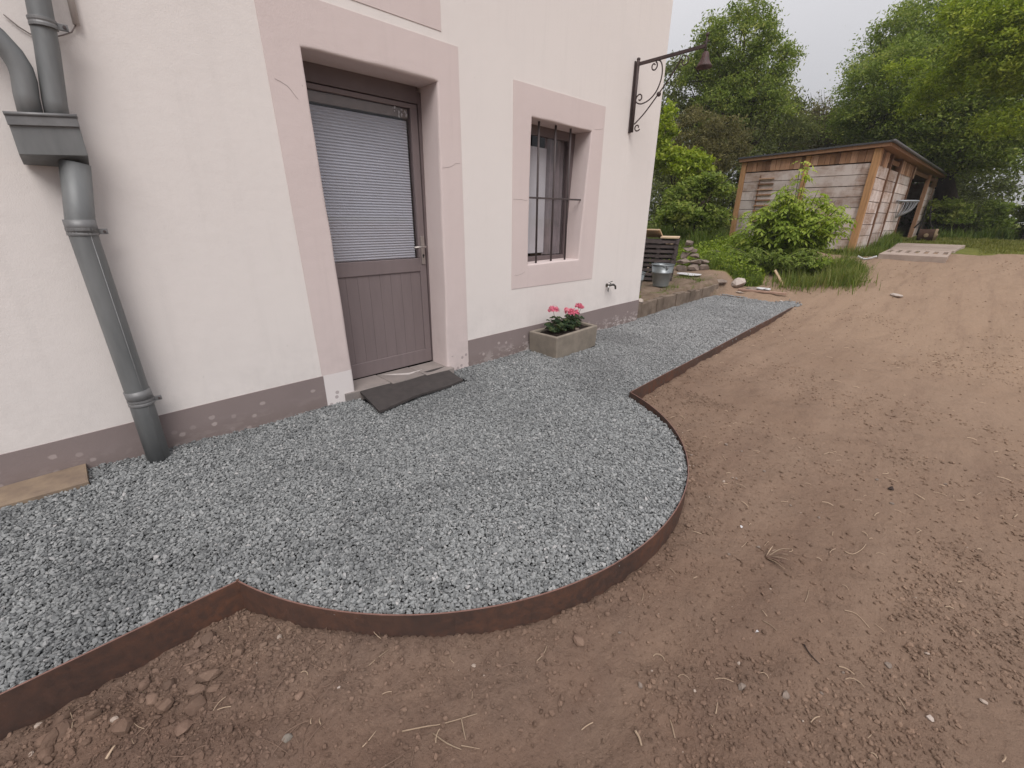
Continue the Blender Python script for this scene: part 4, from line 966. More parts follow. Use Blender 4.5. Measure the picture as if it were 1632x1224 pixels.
# stack of dark trays
ordn = ['topmost', 'second from the top', 'third from the top', 'fourth from the top', 'fifth from the top', 'sixth from the top', 'seventh from the top', 'eighth from the top', 'lowest']
tzb = tz(7.95, 1.12)
for i in range(9):
    zc = tzb + (8 - i) * .083; s = .5 + .022 * (8 - i) * .5; hx_, hy_ = .36 + .004 * (8 - i), .27 + .004 * (8 - i)
    m_ = MB()
    for sy in (-1, 1):
        m_.box((-hx_, sy * hy_ - .008, .012), (hx_, sy * hy_ + .008, .060)); m_.box((-.03, sy * (hy_ + .010) - .006, .0), (.03, sy * (hy_ + .010) + .006, .07))
    for sx in (-1, 1):
        m_.box((sx * hx_ - .008, -hy_ + .009, .012), (sx * hx_ + .008, hy_ - .009, .060)); m_.box((sx * (hx_ + .010) - .006, -.03, .0), (sx * (hx_ + .010) + .006, .03, .07))
        for sy in (-1, 1): m_.box((sx * hx_ - .025, sy * hy_ - .025, 0), (sx * hx_ + .025, sy * hy_ + .025, .078))
    for j in range(6): m_.box((-hx_ + .01, -hy_ + .02 + j * .09, .012), (hx_ - .01, -hy_ + .07 + j * .09, .022))
    o = mesh_np('tray', m_.v, m_.f, M_tray); o.location = (7.98 + rs.uniform(-.012, .012), 1.12 + rs.uniform(-.012, .012), zc + .02); o.rotation_euler = (0, 0, .42 + rs.uniform(-.02, .02))
    props(o, ('lowest' if i == 8 else ordn[i]) + ' dark slatted tray of the stack behind the house corner', 'tray', 'stacked dark trays')
zt_ = tzb + 9 * .083 + .03
o = MB().obox((7.93, 1.28, zt_ + .075), (1, .35, -.30), (-.35, 1, 0), (.3, 0, 1), (.26, .17, .012)).build('plywood_sheet', M_pale, origin=(7.93, 1.28, zt_), bevel=.002); props(o, 'pale plywood sheet tilted on top of the dark trays', 'plywood')
o = MB().obox((8.08, .98, zt_ + .012), (.95, .42, 0), (-.42, .95, 0), (0, 0, 1), (.33, .16, .012)).build('board', M_pale, origin=(8.08, .98, zt_), bevel=.002); props(o, 'pale flat board lying level on top of the dark trays', 'board')
o = MB().obox((7.80, .84, zt_ - .085), (.9, -.42, 0), (.42, .9, 0), (0, 0, 1), (.075, .02, .018)).build('board_offcut', M_pale, origin=(7.8, .84, zt_ - .1), bevel=.002); props(o, 'short pale offcut stuck between the upper dark trays', 'offcut')
# broken stake, board and paper by the bush
o = MB().obox((9.46, -.63, tz(9.4, -.6) + .16), (-.42, .32, .62), (.6, .8, 0), (.5, -.2, .45), (.21, .014, .022)).build('wooden_stake', M_pale, origin=(9.4, -.6, tz(9.4, -.6)), bevel=.003); props(o, 'pale wooden stake leaning out of the weeds', 'stake')
o = MB().obox((8.93, -.52, tz(8.93, -.52) + .03), (.12, -1, .0), (1, .12, 0), (0, 0, 1), (.40, .03, .016)).build('board', M_board, origin=(8.93, -.52, 0), bevel=.003); props(o, 'long pinkish board lying on the earth before the bush', 'board')
m_ = MB()
for k in range(4): m_.rock((9.08 + random.uniform(-.06, .06), -.50 + random.uniform(-.16, .16), tz(9.08, -.50) + .035), .085, (.7, 1.2, .28), 2, .22, 60 + k, k)
o = m_.build('crumpled_paper', M_white, origin=(9.08, -.5, .1)); props(o, 'crumpled white paper scraps beside the pinkish board', 'paper')
o = MB().rock((8.72, -.22, tz(8.72, -.22) + .012), .085, (.6, 1.4, .2), 1, .15, 71).build('chip', M_paleR, origin=(8.72, -.22, .05)); props(o, 'flat pale chip at the far corner of the gravel', 'chip')

# ------------------------------------------------------------------ clods, stones and twigs on the near earth
rc = random.Random(21)
def clod(x, y, r, seed, lab, grp, mat=M_crumb, sq=None):
    mat = mat or M_crumb
    m_ = MB(); m_.rock((0, 0, 0), r, sq or (1, rc.uniform(.65, .95), rc.uniform(.5, .75)), 2, .10, seed, seed); o = mesh_np('earth_clod', m_.v, m_.f, mat)
    o.location = (x, y, tz(x, y) + r * .28); return props(o, lab, 'clod' if mat is M_crumb else 'stone', grp)
for i in range(46):
    while True:
        x = rc.uniform(-.42, .30); y = -1.47 - abs(rc.gauss(0, .16))
        if bed_sd(np.array(x), np.array(y)) < -.04: break
    clod(x, y, rc.uniform(.008, .026) * (1.4 if x < .05 else .8), i, 'brown clod of earth in the crumbly bank below the left run of edging', 'clods below the left edging', None, (1, rc.uniform(.6, 1.0), rc.uniform(.5, .8)))
for i in range(40):
    a = rc.uniform(a0 + 2 * PI - .0, a1 + 2 * PI) if False else rc.uniform(-2.7, -.5); d = 1.49 + .02 + abs(rc.gauss(0, .05)); x, y = 1.54 + d * math.cos(a), -.90 + d * math.sin(a)
    clod(x, y, rc.uniform(.007, .018), 100 + i, 'small brown clod of earth at the foot of the curved edging', 'clods round the curved edging')
clod(.965, -2.415, .028, 300, 'large grey brown clod touching the curved edging at its lowest point on the right', None)
for i in range(30):
    x, y = rc.uniform(.3, 3.6), rc.uniform(-3.4, -1.9)
    if bed_sd(np.array(x), np.array(y)) > -.06: continue
    clod(x, y, rc.uniform(.006, .014), 400 + i, 'small pinkish stone half sunk in the bare earth of the yard', 'small stones in the yard', M_rock)
def G2(px, py, z=-.1):     # helper kept in metres: ground point seen from the path (used once to place the litter below)
    v = np.array(RX) * (px - 816) + np.array(UP) * (612 - py) + np.array(FW) * 685; t = (z - CAM[2]) / v[2]; return CAM[0] + v[0] * t, CAM[1] + v[1] * t
def twig(pixpts, r, mat, label, name='twig', cat='twig', taper=True):
    P = []
    for i, (px, py) in enumerate(pixpts):
        x, y = G2(px, py); z = tz(x, y); x, y = G2(px, py, z); P.append((x, y, tz(x, y) + r * 1.2 + .002))
    P = spl(P, 4); n = len(P); R = [r * (1 - .5 * i / n) for i in range(n)]
    o = MB().tube(P, R, 6).build(name, mat, origin=P[0], smooth=True); return props(o, label, cat)
# forked pale twig (three pieces that move together)
ft = thing('forked_twig', (*G2(700, 1145), -.1), 'forked pale twig on the earth below the curved edging', 'twig')
for i, pp in enumerate(([(640, 1158), (680, 1151), (705, 1146), (760, 1132)], [(735, 1138), (738, 1155), (742, 1172)], [(690, 1163), (712, 1178), (735, 1187)])):
    P = []
    for px, py in pp:
        x, y = G2(px, py); P.append((x, y, tz(x, y) + .005))
    P = spl(P, 4); MB().tube(P, [.0024 * (1 - .5 * k / len(P)) for k in range(len(P))], 6).build('branchlet', M_straw, ft, smooth=True)
twig([(588, 1062), (602, 1050), (620, 1036)], .0018, M_straw, 'short pale straw stalk just below the lowest point of the curved edging')
twig([(578, 1192), (590, 1178), (600, 1166)], .0016, M_straw, 'thin straight stalk left of the forked twig')
twig([(710, 1024), (738, 1038), (752, 1036), (760, 1030)], .0016, M_root, 'curved root fibre against the foot of the curved edging')
twig([(855, 1056), (866, 1044), (872, 1030)], .0022, M_straw, 'pale stub of wood near the large clod by the edging')
twig([(655, 1222), (662, 1190), (672, 1165)], .0016, M_root, 'long thin root below the forked twig')
twig([(735, 1190), (750, 1193), (765, 1196)], .0018, M_straw, 'small pale stick to the lower right of the forked twig')
twig([(1345, 880), (1358, 884), (1372, 878), (1380, 868)], .0022, M_straw, 'thin curly straw on the open drive')
twig([(1280, 1030), (1292, 1044), (1306, 1060)], .0026, M_twigd, 'dark thin twig on the open earth')
twig([(1345, 975), (1365, 980), (1385, 1002)], .0018, M_straw, 'bent straw stalk right of the dark twig')
twig([(1215, 990), (1228, 998), (1238, 1006)], .0018, M_straw, 'straight straw stalk left of the dark twig')
twig([(1283, 960), (1287, 950), (1289, 940)], .0016, M_straw, 'short upright looking straw above the dark twig')
twig([(1140, 1140), (1142, 1130), (1143, 1120)], .0016, M_straw, 'short pale stalk near the lower edge of the yard')
twig([(1012, 1168), (1018, 1178), (1022, 1190)], .0045, M_straw, 'stubby pale wood chip near the lower edge of the yard')
twig([(1430, 1112), (1438, 1124), (1444, 1136)], .0018, M_straw, 'pale stalk at the lower right of the yard')
twig([(172, 1215), (180, 1200), (184, 1190)], .004, M_straw, 'thick pale root end sticking from the lower left bank')
twig([(20, 1148), (45, 1140), (62, 1148), (68, 1130)], .0022, M_straw, 'kinked straw on the bank below the far left edging')
twig([(112, 1180), (116, 1150), (108, 1125)], .0018, M_straw, 'long thin straw on the lower left bank')
# dead tuft with fanned stalks
dt = thing('dead_tuft', (*G2(1228, 885), -.1), 'dry fan shaped root tuft lying on the open drive', 'dead plant')
c0 = G2(1222, 884); 
for k in range(16):
    a = rc.uniform(-1.3, .9); le = rc.uniform(.05, .16); d = (math.cos(a - .9), math.sin(a - .9)); z0 = tz(*c0) + .006
    P = spl([(c0[0], c0[1], z0), (c0[0] + d[0] * le * .5, c0[1] + d[1] * le * .5, z0 + rc.uniform(.008, .03)), (c0[0] + d[0] * le, c0[1] + d[1] * le, z0 + rc.uniform(0, .012))], 4)
    MB().tube(P, [.003 * (1 - .7 * i / len(P)) for i in range(len(P))], 5).build('stalk', M_root if k % 3 else M_straw, dt, smooth=True)
for (px, py, r, mt_, lb) in ((1182, 835, .012, M_white, 'tiny white chip on the open drive'), (1421, 779, .022, M_twigd, 'small black lump on the open drive'), (1208, 1001, .009, M_white, 'tiny white fleck left of the dark twig'),
        (1485, 1140, .013, M_paleR, 'round pale pebble at the lower right of the yard'), (1258, 1098, .018, M_rock, 'flat pinkish stone in the rubble patch'), (1185, 1088, .017, M_rock, 'angular red brick crumb in the rubble patch'), (540, 1096, .007, M_paleR, 'small grey white pebble below the curved edging'), (458, 1172, .016, M_rockg, 'square dark grey stone in the lower left of the yard')):
    x, y = G2(px, py); o = MB().rock((0, 0, 0), r, (1, .85, .55), 1, .15, px); o = mesh_np('pebble', o.v, o.f, mt_); o.location = (x, y, tz(x, y) + r * .3); props(o, lb, 'pebble')

# ------------------------------------------------------------------ shed
SV = Vector((.99873, -.0504, 0)); SN = Vector((.0504, .99873, 0)); SB = Vector((13.346, -1.006, 0))
def sp_(s, n, z): return SB + SV * s + SN * n + Vector((0, 0, z))
shed = thing('wooden_shed', (13.346, -1.006, .58), 'long weathered plank shed with orange posts and a dark open doorway', 'shed')
SL, SW = 10.4, 2.84
def sbox(s0, s1, n0, n1, z0, z1, name, mat, par=shed, bevel=0, jit=0):
    return MB().obox(sp_((s0 + s1) / 2, (n0 + n1) / 2, (z0 + z1) / 2), SV, SN, (0, 0, 1), (abs(s1 - s0) / 2, abs(n1 - n0) / 2, abs(z1 - z0) / 2), jit).build(name, mat, par, bevel=bevel)
def rz_(s, n): return 2.83 - .006 * s - .026 * n      # underside of roof
def gl(s, n): return tz(*(sp_(s, n, 0)[:2])) - .1
# posts
for (s, n, w2) in ((0, 0, .065), (0, 1.345, .05), (0, 2.84, .06)): sbox(s - w2 - .01, s + w2, n - w2, n + w2, gl(s, n), rz_(s, n), 'post', M_shpost)
for s in (1.32, 2.53, 4.41, 7.60, 9.0, 10.4): sbox(s - .045, s + .045, -.06, .05, gl(s, 0), rz_(s, 0), 'post', M_shpost if s in (10.4,) else M_shboard)
rs2 = random.Random(5)
def bays(fixed, a, b, face, zt):
    base = .60 if face == 'A' else None
    if face == 'A':
        zb = max(gl(0, a), gl(0, b)) - .02; rows = 8
    else: zb = gl(a, 0) - .02; rows = 8
    h = (zt - zb) / rows
    for k in range(rows):
        o1 = rs2.uniform(-.006, .006); z0 = zb + k * h + .006; z1 = zb + (k + 1) * h - .006
        if face == 'A': sbox(-.035 + o1, .015 + o1, a, b, z0, z1, 'plank', M_plank, bevel=.004)
        else: sbox(a, b, -.035 + o1, .015 + o1, z0, z1, 'plank', M_plank, bevel=.004)
bays(0, .07, 1.29, 'A', 2.55); bays(0, 1.40, 2.775, 'A', 2.50)
for a, b in ((.07, 1.27), (1.37, 2.48), (2.58, 4.36), (7.65, 8.95), (9.05, 10.35)): bays(0, a, b, 'B', 2.52 if a < 5 else 2.45)
# short vertical boards under the eaves
def topboards(a, b, face):
    p = a
    while p < b - .03:
        wd = min(rs2.uniform(.09, .15), b - p); o1 = rs2.uniform(-.008, .008)
        if face == 'A': sbox(-.045 + o1, -.015 + o1, p + .003, p + wd - .003, 2.57 if p < 1.3 else 2.52, rz_(0, p) - .01, 'eaves_board', M_shboard)
        else: sbox(p + .003, p + wd - .003, -.045 + o1, -.015 + o1, 2.50, rz_(p, 0) - .01, 'eaves_board', M_shboard)
        p += wd
topboards(.07, 1.29, 'A'); topboards(1.40, 2.775, 'A'); topboards(.07, 1.0, 'B'); topboards(2.7, 4.0, 'B'); topboards(4.1, 4.75, 'B'); topboards(9.3, 10.35, 'B')
# back, far end, inner darkness
sbox(0.02, SL, SW - .02, SW + .03, .5, 2.72, 'back_wall', M_plank); sbox(SL - .02, SL + .03, 0.06, SW - .03, .5, 2.72, 'end_wall', M_plank)
sbox(.05, 10.3, -.01, .03, 2.64, 2.74, 'lintel', M_shboard)
V = []
def roofcorner(s, n, t): p = sp_(s, n, 0); return (p.x, p.y, rz_(s, n) + t)
rc4 = [(-.14, -.22), (10.75, -.22), (10.75, SW + .12), (-.14, SW + .12)]
V = [roofcorner(s, n, .012) for s, n in rc4] + [roofcorner(s, n, .085) for s, n in rc4]
FB = [(0, 3, 2, 1), (4, 5, 6, 7), (0, 1, 5, 4), (1, 2, 6, 5), (2, 3, 7, 6), (3, 0, 4, 7)]
MB().add(V, FB).build('roof', M_shboard, shed)
V = [roofcorner(s + (-.03 if s < 1 else .03), n + (-.03 if n < 1 else .03), .086) for s, n in rc4] + [roofcorner(s + (-.03 if s < 1 else .03), n + (-.03 if n < 1 else .03), .125) for s, n in rc4]
MB().add(V, FB).build('roofing_felt', M_felt, shed)
MB().tube([roofcorner(-.18, -.255, .10), roofcorner(10.8, -.255, .10)], .035, 8).build('edge_trim', M_gutter, shed, smooth=True)
# rusty rack of short slats on the left bay
rk = sbox(-.052, -.040, 2.36, 2.385, 1.25, 2.42, 'slat_rack', M_shboard)
for k in range(9): sbox(-.066, -.042, 2.02, 2.40, 1.28 + k * .13, 1.315 + k * .13, 'slat', M_shboard, rk)
# wire hay rack by the doorway
hr = thing('hay_rack', tuple(sp_(3.75, -.05, 1.35)), 'pale wire hay rack fixed on the shed beside the open doorway', 'hay rack')
R0 = .36; 
MB().tube([tuple(sp_(3.75 + R0 * 1.25 * math.cos(a), -.05 - R0 * 1.1 * math.sin(a), 1.86)) for a in np.linspace(0, PI, 20)], .022, 8).build('rim', M_wire, hr, smooth=True)
MB().tube([tuple(sp_(3.75 + R0 * 1.25 * t, -.05, 1.86)) for t in (-1, 1)], .016, 8).build('back_rail', M_wire, hr, smooth=True)
for k in range(13):
    a = PI * (k + .5) / 13; e = (3.75 + R0 * 1.25 * math.cos(a), -.05 - R0 * 1.1 * math.sin(a))
    MB().tube(spl([sp_(e[0], e[1], 1.86), sp_(3.75 + (e[0] - 3.75) * .75, -.05 + (e[1] + .05) * .75, 1.62), sp_(3.75 + (e[0] - 3.75) * .1, -.06, 1.42)], 4), .0085, 6).build('wire', M_wire, hr, smooth=True)
# concrete apron
def zs(x): return .650 + .030 * (x - 12.7)
ap = thing('concrete_slab', (12.7, -2.2, .45), 'pale concrete slab with a row of square holes in front of the shed doorway', 'concrete slab')
m_ = MB(); x0, x1, y0, y1 = 12.7, 14.45, -2.72, -1.62; n = 7; ys = np.linspace(y0, y1, n + 1); hx0_, hx1_ = 13.35, 14.05
def q4(a, b, c, d): m_.add([a, b, c, d], [(0, 1, 2, 3)])
for (xa, xb_) in ((x0, hx0_), (hx1_, x1)): q4((xa, y0, zs(xa)), (xb_, y0, zs(xb_)), (xb_, y1, zs(xb_)), (xa, y1, zs(xa)))
za, zb2 = zs(hx0_), zs(hx1_); dp = .09
for i in range(n):
    a, b = ys[i] + .035, ys[i + 1] - .045
    q4((hx0_, ys[i], za), (hx1_, ys[i], zb2), (hx1_, a, zb2), (hx0_, a, za)); q4((hx0_, b, za), (hx1_, b, zb2), (hx1_, ys[i + 1], zb2), (hx0_, ys[i + 1], za))
    q4((hx0_, a, za - dp), (hx1_, a, zb2 - dp), (hx1_, b, zb2 - dp), (hx0_, b, za - dp))
    q4((hx0_, a, za), (hx1_, a, zb2), (hx1_, a, zb2 - dp), (hx0_, a, za - dp)); q4((hx0_, b, za - dp), (hx1_, b, zb2 - dp), (hx1_, b, zb2), (hx0_, b, za))
    q4((hx0_, a, za - dp), (hx0_, b, za - dp), (hx0_, b, za), (hx0_, a, za)); q4((hx1_, a, zb2), (hx1_, b, zb2), (hx1_, b, zb2 - dp), (hx1_, a, zb2 - dp))
for (a, b) in (((x0, y1), (x0, y0)), ((x0, y0), (x1, y0)), ((x1, y0), (x1, y1)), ((x1, y1), (x0, y1))): q4((*a, .45), (*b, .45), (*b, zs(b[0])), (*a, zs(a[0])))
m_.build('hole_panel', M_concrete, ap)
for k in range(6):
    xa = 14.47 + k * .37; MB().add([(xa, -2.76 - k * .02, .5), (xa + .35, -2.78 - k * .02, .5), (xa + .35, -1.60 + .015 * k, .5), (xa, -1.61 + .015 * k, .5), (xa, -2.76 - k * .02, zs(xa) + .006), (xa + .35, -2.78 - k * .02, zs(xa + .35)), (xa + .35, -1.60 + .015 * k, zs(xa + .35)), (xa, -1.61 + .015 * k, zs(xa) + .006)], FB).build('strip', M_concrete, ap, bevel=.006)
# garden roller
RK = .62
rl = thing('garden_roller', (18.6, -1.95, tz(18.6, -1.95)), 'rusty garden roller with black handles leaning by the shed doorway', 'garden roller')
zr_ = tz(18.6, -1.95) + .26
zr_ = tz(18.6, -1.95) + .17
MB().lathe([(0, -.20), (.16, -.20), (.175, -.18), (.175, .18), (.16, .20), (0, .20)], (18.6, -1.95, zr_), 28, 'y').build('drum', M_rust, rl, smooth=False)
MB().lathe([(.17, -.23), (.187, -.23), (.187, -.17), (.17, -.17)], (18.6, -1.95, zr_), 28, 'y').build('rim', M_rollrim, rl)
MB().lathe([(0, -.25), (.05, -.25), (.055, -.20)], (18.6, -1.95, zr_), 14, 'y').lathe([(0, -.20), (.055, -.19), (.06, -.15)], (18.6, -1.95, zr_), 14, 'x').build('hub', M_rollrim, rl)
MB().tube([(18.6, -1.72, zr_), (18.75, -1.74, zr_ + .35), (18.8, -1.72, zr_ + .80), (18.8, -1.82, zr_ + .82), (18.75, -1.92, zr_ + .35), (18.6, -2.18, zr_)], .022, 6).build('handle', M_post, rl, smooth=True)
MB().tube([(18.7, -1.6, zr_ + .2), (18.78, -1.95, zr_ + .75)], .02, 6).build('handle_stay', M_post, rl)
# plastic strip beside apron
o = MB().tube(spl([(12.55, -1.28, tz(12.5, -1.3) + .07), (12.5, -1.4, tz(12.5, -1.4) + .02), (12.5, -1.5, tz(12.5, -1.5) + .03), (12.52, -1.62, tz(12.5, -1.6) + .08)], 5), .022, 6).build('plastic_strip', M_white, origin=(12.5, -1.4, .5), smooth=True); props(o, 'curled white plastic strip at the corner of the concrete slab', 'plastic strip')
# far fence post
fp = thing('fence_post', (20.5, -4.05, tz(20.5, -4.05)), 'dark slanted fence post in the gap under the big tree', 'fence post')
MB().tube([(20.5, -3.99, tz(20.5, -4.) - .1), (20.5, -4.03, 1.42)], .055, 8).build('post', M_post, fp)

# ------------------------------------------------------------------ foliage
def unit(v): return v / (np.linalg.norm(v, axis=1, keepdims=True) + 1e-9)
def leaf_mesh(name, C, size, mat, parent, seed=0, up=.6, fold=.25, aspect=.55, shade=None):
    r = np.random.default_rng(seed); n = len(C); nr = unit(r.normal(0, 1, (n, 3)) + [0, 0, up]); t = unit(np.cross(nr, unit(r.normal(0, 1, (n, 3))))); b = np.cross(nr, t)
    s = (size * r.uniform(.6, 1.3, n))[:, None]; w = s * aspect
    V = np.stack([C - t * s, C + b * w * .8 - t * s * .05 + nr * s * fold * .5, C + t * s - nr * s * fold, C - b * w * .8 - t * s * .05 + nr * s * fold * .5], 1).reshape(-1, 3)
    i0 = np.arange(n)[:, None] * 4; F_ = np.concatenate([i0 + [0, 1, 2], i0 + [0, 2, 3]], 1).reshape(-1, 3)
    tint = np.clip((shade if shade is not None else .45) + r.normal(0, .20, n), 0, 1); return mesh_np(name, V, F_, mat, parent, attrs={'tint': ('FACE', np.repeat(tint, 2))})
def crown_pts(lobes, n, clump=.35, seed=0, hollow=.55, per=55):
    r = np.random.default_rng(seed); vol = np.array([l[3] * l[4] * l[5] for l in lobes]) ** .75; vol = vol / vol.sum(); out = []; sh = []
    for l, v in zip(lobes, vol):
        nc = max(3, int(n * v / per)); d = unit(r.normal(0, 1, (nc, 3))); rad = (hollow + (1 - hollow) * r.uniform(0, 1, nc) ** .6)[:, None]
        c = np.array(l[:3]) + d * rad * np.array(l[3:6]); tc_ = r.normal(0, .16, nc)
        k = per; cs = clump * .82 * r.uniform(.55, 1.3, nc)
        p = c[:, None, :] + r.normal(0, 1, (nc, k, 3)) * (cs[:, None, None] * np.array([.62, .62, .36])); out.append(p.reshape(-1, 3)); sh.append(np.repeat(tc_, k))
    return np.concatenate(out), np.concatenate(sh)
def tree(name, base, lobes, n, leaf, mat, label, cat='tree', seed=0, clump=.35, trunk_r=.16, group=None, shade=.45, hollow=.5, up=.6, per=55, limbs=True):
    t = thing(name, base, label, cat, group); C, sh = crown_pts(lobes, n, clump, seed, hollow, per)
    gmin = base[2] + .02; C = C[C[:, 2] > gmin]; sh = sh[:len(C)] if len(sh) > len(C) else sh
    leaf_mesh('crown', C, leaf, mat, t, seed + 1, up, shade=np.clip(shade + sh, 0, 1))
    r = random.Random(seed); m_ = MB(); b = Vector(base); zc = sum(l[2] for l in lobes) / len(lobes); top = Vector((sum(l[0] for l in lobes) / len(lobes), sum(l[1] for l in lobes) / len(lobes), zc))
    fork = b.lerp(top, .45)
    m_.tube([tuple(b - Vector((0, 0, .15))), tuple(b.lerp(fork, .5) + Vector((.05, .03, 0))), tuple(fork)], [trunk_r * 1.2, trunk_r, trunk_r * .8], 9)
    if limbs:
        for l in lobes:
            e = Vector(l[:3]); mid = fork.lerp(e, .5) + Vector((r.uniform(-.2, .2), r.uniform(-.2, .2), .15)); m_.tube([tuple(fork), tuple(mid), tuple(e)], [trunk_r * .6, trunk_r * .35, trunk_r * .12], 6)
            for q_ in range(4):
                d = Vector((r.gauss(0, 1), r.gauss(0, 1), r.gauss(.2, 1))).normalized(); e2 = e + Vector((d.x * l[3], d.y * l[4], d.z * l[5])) * .8
                m_.tube([tuple(mid.lerp(e, .7)), tuple(e2)], [trunk_r * .15, trunk_r * .04], 5)
    m_.build('trunk', M_bark, t, smooth=True); return t
def az(px, py, r):       # a point r metres away in the direction of the garden (used to set tree spots)
    v = np.array(RX) * (px - 816) + np.array(UP) * (612 - py) + np.array(FW) * 685; t = r / math.hypot(v[0], v[1]); return (v[0] * t, CAM[1] + v[1] * t, CAM[2] + v[2] * t)
def lob(px, py, r, w, h, d=None): return (*az(px, py, r), d or w, w, h)
def bs(px, r): p = az(px, 350, r); return (p[0], p[1], tz(p[0], p[1]))
# tall maple left of centre
tree('maple_tree', bs(1185, 20), [lob(1180, 60, 20, .95, 1.2), lob(1140, 90, 20, .75, .9), lob(1225, 110, 20, .8, 1.0), lob(1195, 150, 20, 1.1, 1.1), lob(1150, 170, 20, 1.0, .9), lob(1235, 175, 20, .6, .6), lob(1190, 25, 20, .45, .5), lob(1215, 60, 20, .5, .6), lob(1110, 110, 20, .5, .7), lob(1130, 45, 20, .4, .5), lob(1250, 90, 20, .35, .4)],
     36000, .050, L_mid, 'tall mid green maple rising behind the shrubs left of the shed', seed=1, clump=.30, shade=.42, trunk_r=.18)
tree('dark_tree', bs(1215, 23), [lob(1200, 190, 23, 1.7, 1.3), lob(1240, 200, 22, 1.1, .9), lob(1150, 180, 22, 1.5, 1.5), lob(1270, 215, 23, .8, .7), lob(1100, 160, 22, 1.5, 1.8), lob(1255, 165, 22, .35, .35)],
     34000, .062, L_dark, 'dense dark green tree directly behind the left end of the shed', seed=2, clump=.38, trunk_r=.16)
tree('hedge_tree', bs(1110, 21), [lob(1090, 230, 21, 1.6, 1.6), lob(1150, 280, 20, 1.6, 1.5), lob(1070, 320, 20, 1.6, 1.2), lob(1190, 250, 19.5, 1.1, 1.3), lob(1150, 340, 18, 1.4, .9)],
     30000, .058, L_dark, 'dark hedge growth behind the rubble pile', seed=3, clump=.42, trunk_r=.12)
tree('hawthorn', bs(1115, 16.5), [lob(1105, 215, 16.5, .75, .75), lob(1145, 225, 16.5, .6, .7), lob(1120, 260, 16.3, .8, .6), lob(1170, 235, 17, .45, .6)],
     17000, .042, L_brn, 'olive brown hawthorn between the dark tree and the bright elder', 'shrub', seed=4, clump=.22, shade=.4, trunk_r=.07, per=70)
tree('elder_shrub', bs(1080, 14), [lob(1060, 205, 14, .32, .55), lob(1085, 260, 14, .55, .35), lob(1105, 270, 13.7, .5, .32), lob(1060, 250, 14, .4, .35)],
     6500, .060, L_yel, 'yellow green elder shoots against the house corner', 'shrub', seed=5, clump=.17, shade=.5, trunk_r=.04, up=1.2)
tree('elder_shrub', bs(1110, 13.2), [lob(1090, 310, 13.2, .5, .25), lob(1120, 290, 13.2, .42, .22), lob(1140, 300, 13.2, .35, .2), lob(1085, 340, 13, .6, .3), lob(1130, 345, 13.2, .5, .28)],
     8000, .060, L_mid, 'fresh green elder with drooping sprays behind the dark trays', 'shrub', seed=6, clump=.18, shade=.42, trunk_r=.04, up=1.2)
tree('hedge_tree', bs(1050, 24), [lob(1040, 250, 24, 1.8, 1.4), lob(1060, 310, 23, 1.8, 1.2), lob(1100, 340, 23, 1.8, .9), lob(1150, 350, 22, 1.5, .8)],
     15000, .075, L_dark, 'dark hedge mass showing right beside the house corner', seed=16, clump=.45, trunk_r=.12, shade=.3)
# middle distance behind shed
tree('hedge_tree', bs(1290, 27), [lob(1270, 205, 27, 1.3, 1.0), lob(1310, 215, 27, 1.4, 1.0), lob(1345, 215, 26, 1.4, 1.1), lob(1290, 240, 26, 1.6, 1.0), lob(1230, 235, 26, 1.6, 1.1)],
     24000, .066, L_brn, 'olive scrubby tree rising over the middle of the shed roof', seed=7, clump=.40, shade=.35, trunk_r=.12)
tree('hedge_tree', bs(1380, 28), [lob(1370, 225, 28, 1.5, 1.0), lob(1400, 240, 28, 1.8, 1.2), lob(1440, 250, 28, 2, 1.4), lob(1330, 240, 28, 1.6, 1.0)],
     22000, .068, L_dark, 'dark hedge tree over the right half of the shed roof', seed=8, clump=.45, trunk_r=.12)
# bare twiggy tree
bt = thing('bare_tree', bs(1310, 26), 'nearly leafless twiggy treetop against the grey sky above the shed', 'tree'); m_ = MB(); rr = random.Random(4)
b0 = Vector(bs(1310, 26)); tp0 = Vector(az(1305, 215, 26)); m_.tube([tuple(b0), tuple(tp0)], [.10, .05], 7)
for k in range(46):
    px = rr.gauss(1306, 17); py = rr.uniform(140, 205); e = Vector(az(px, py, 26 + rr.uniform(-.4, .4))); md_ = tp0.lerp(e, .5) + Vector((rr.uniform(-.1, .1), rr.uniform(-.15, .15), 0)); m_.tube([tuple(tp0), tuple(md_), tuple(e)], [.016, .010, .004], 4)
m_.build('branches', M_bark, bt)
C, sh = crown_pts([lob(1300, 190, 26, .9, .5), lob(1312, 165, 26, .45, .4)], 900, .25, 9, .3, 20); leaf_mesh('sparse_leaves', C, .045, L_brn, bt, 9)
# big right-hand maple
RL = [lob(1390, 95, 23, .7, .7), lob(1368, 150, 23, .55, .6), lob(1400, 140, 22, 1.3, 1.1), lob(1440, 60, 23, 1.0, 1.0), lob(1480, 40, 23, 1.2, 1.0), lob(1460, 120, 21.5, 1.4, 1.2), lob(1385, 190, 22, 1.2, .8),
      lob(1440, 190, 22, 1.4, 1.0), lob(1500, 190, 22, 1.5, 1.2), lob(1540, 110, 22, 1.5, 1.4), lob(1550, 40, 23, 1.2, 1.2), lob(1560, 230, 22, 1.3, .8), lob(1500, 245, 23, 1.4, .8), lob(1600, 170, 22, 1.4, 1.3), lob(1640, 90, 23, 1.6, 1.8), lob(1620, 245, 22, 1.0, .6), lob(1350, 200, 23, .45, .4)]
tree('maple_tree', bs(1528, 23.5), RL, 125000, .052, L_mid, 'huge spreading green maple over the right end of the shed', seed=10, clump=.40, trunk_r=.34, shade=.42, hollow=.6)
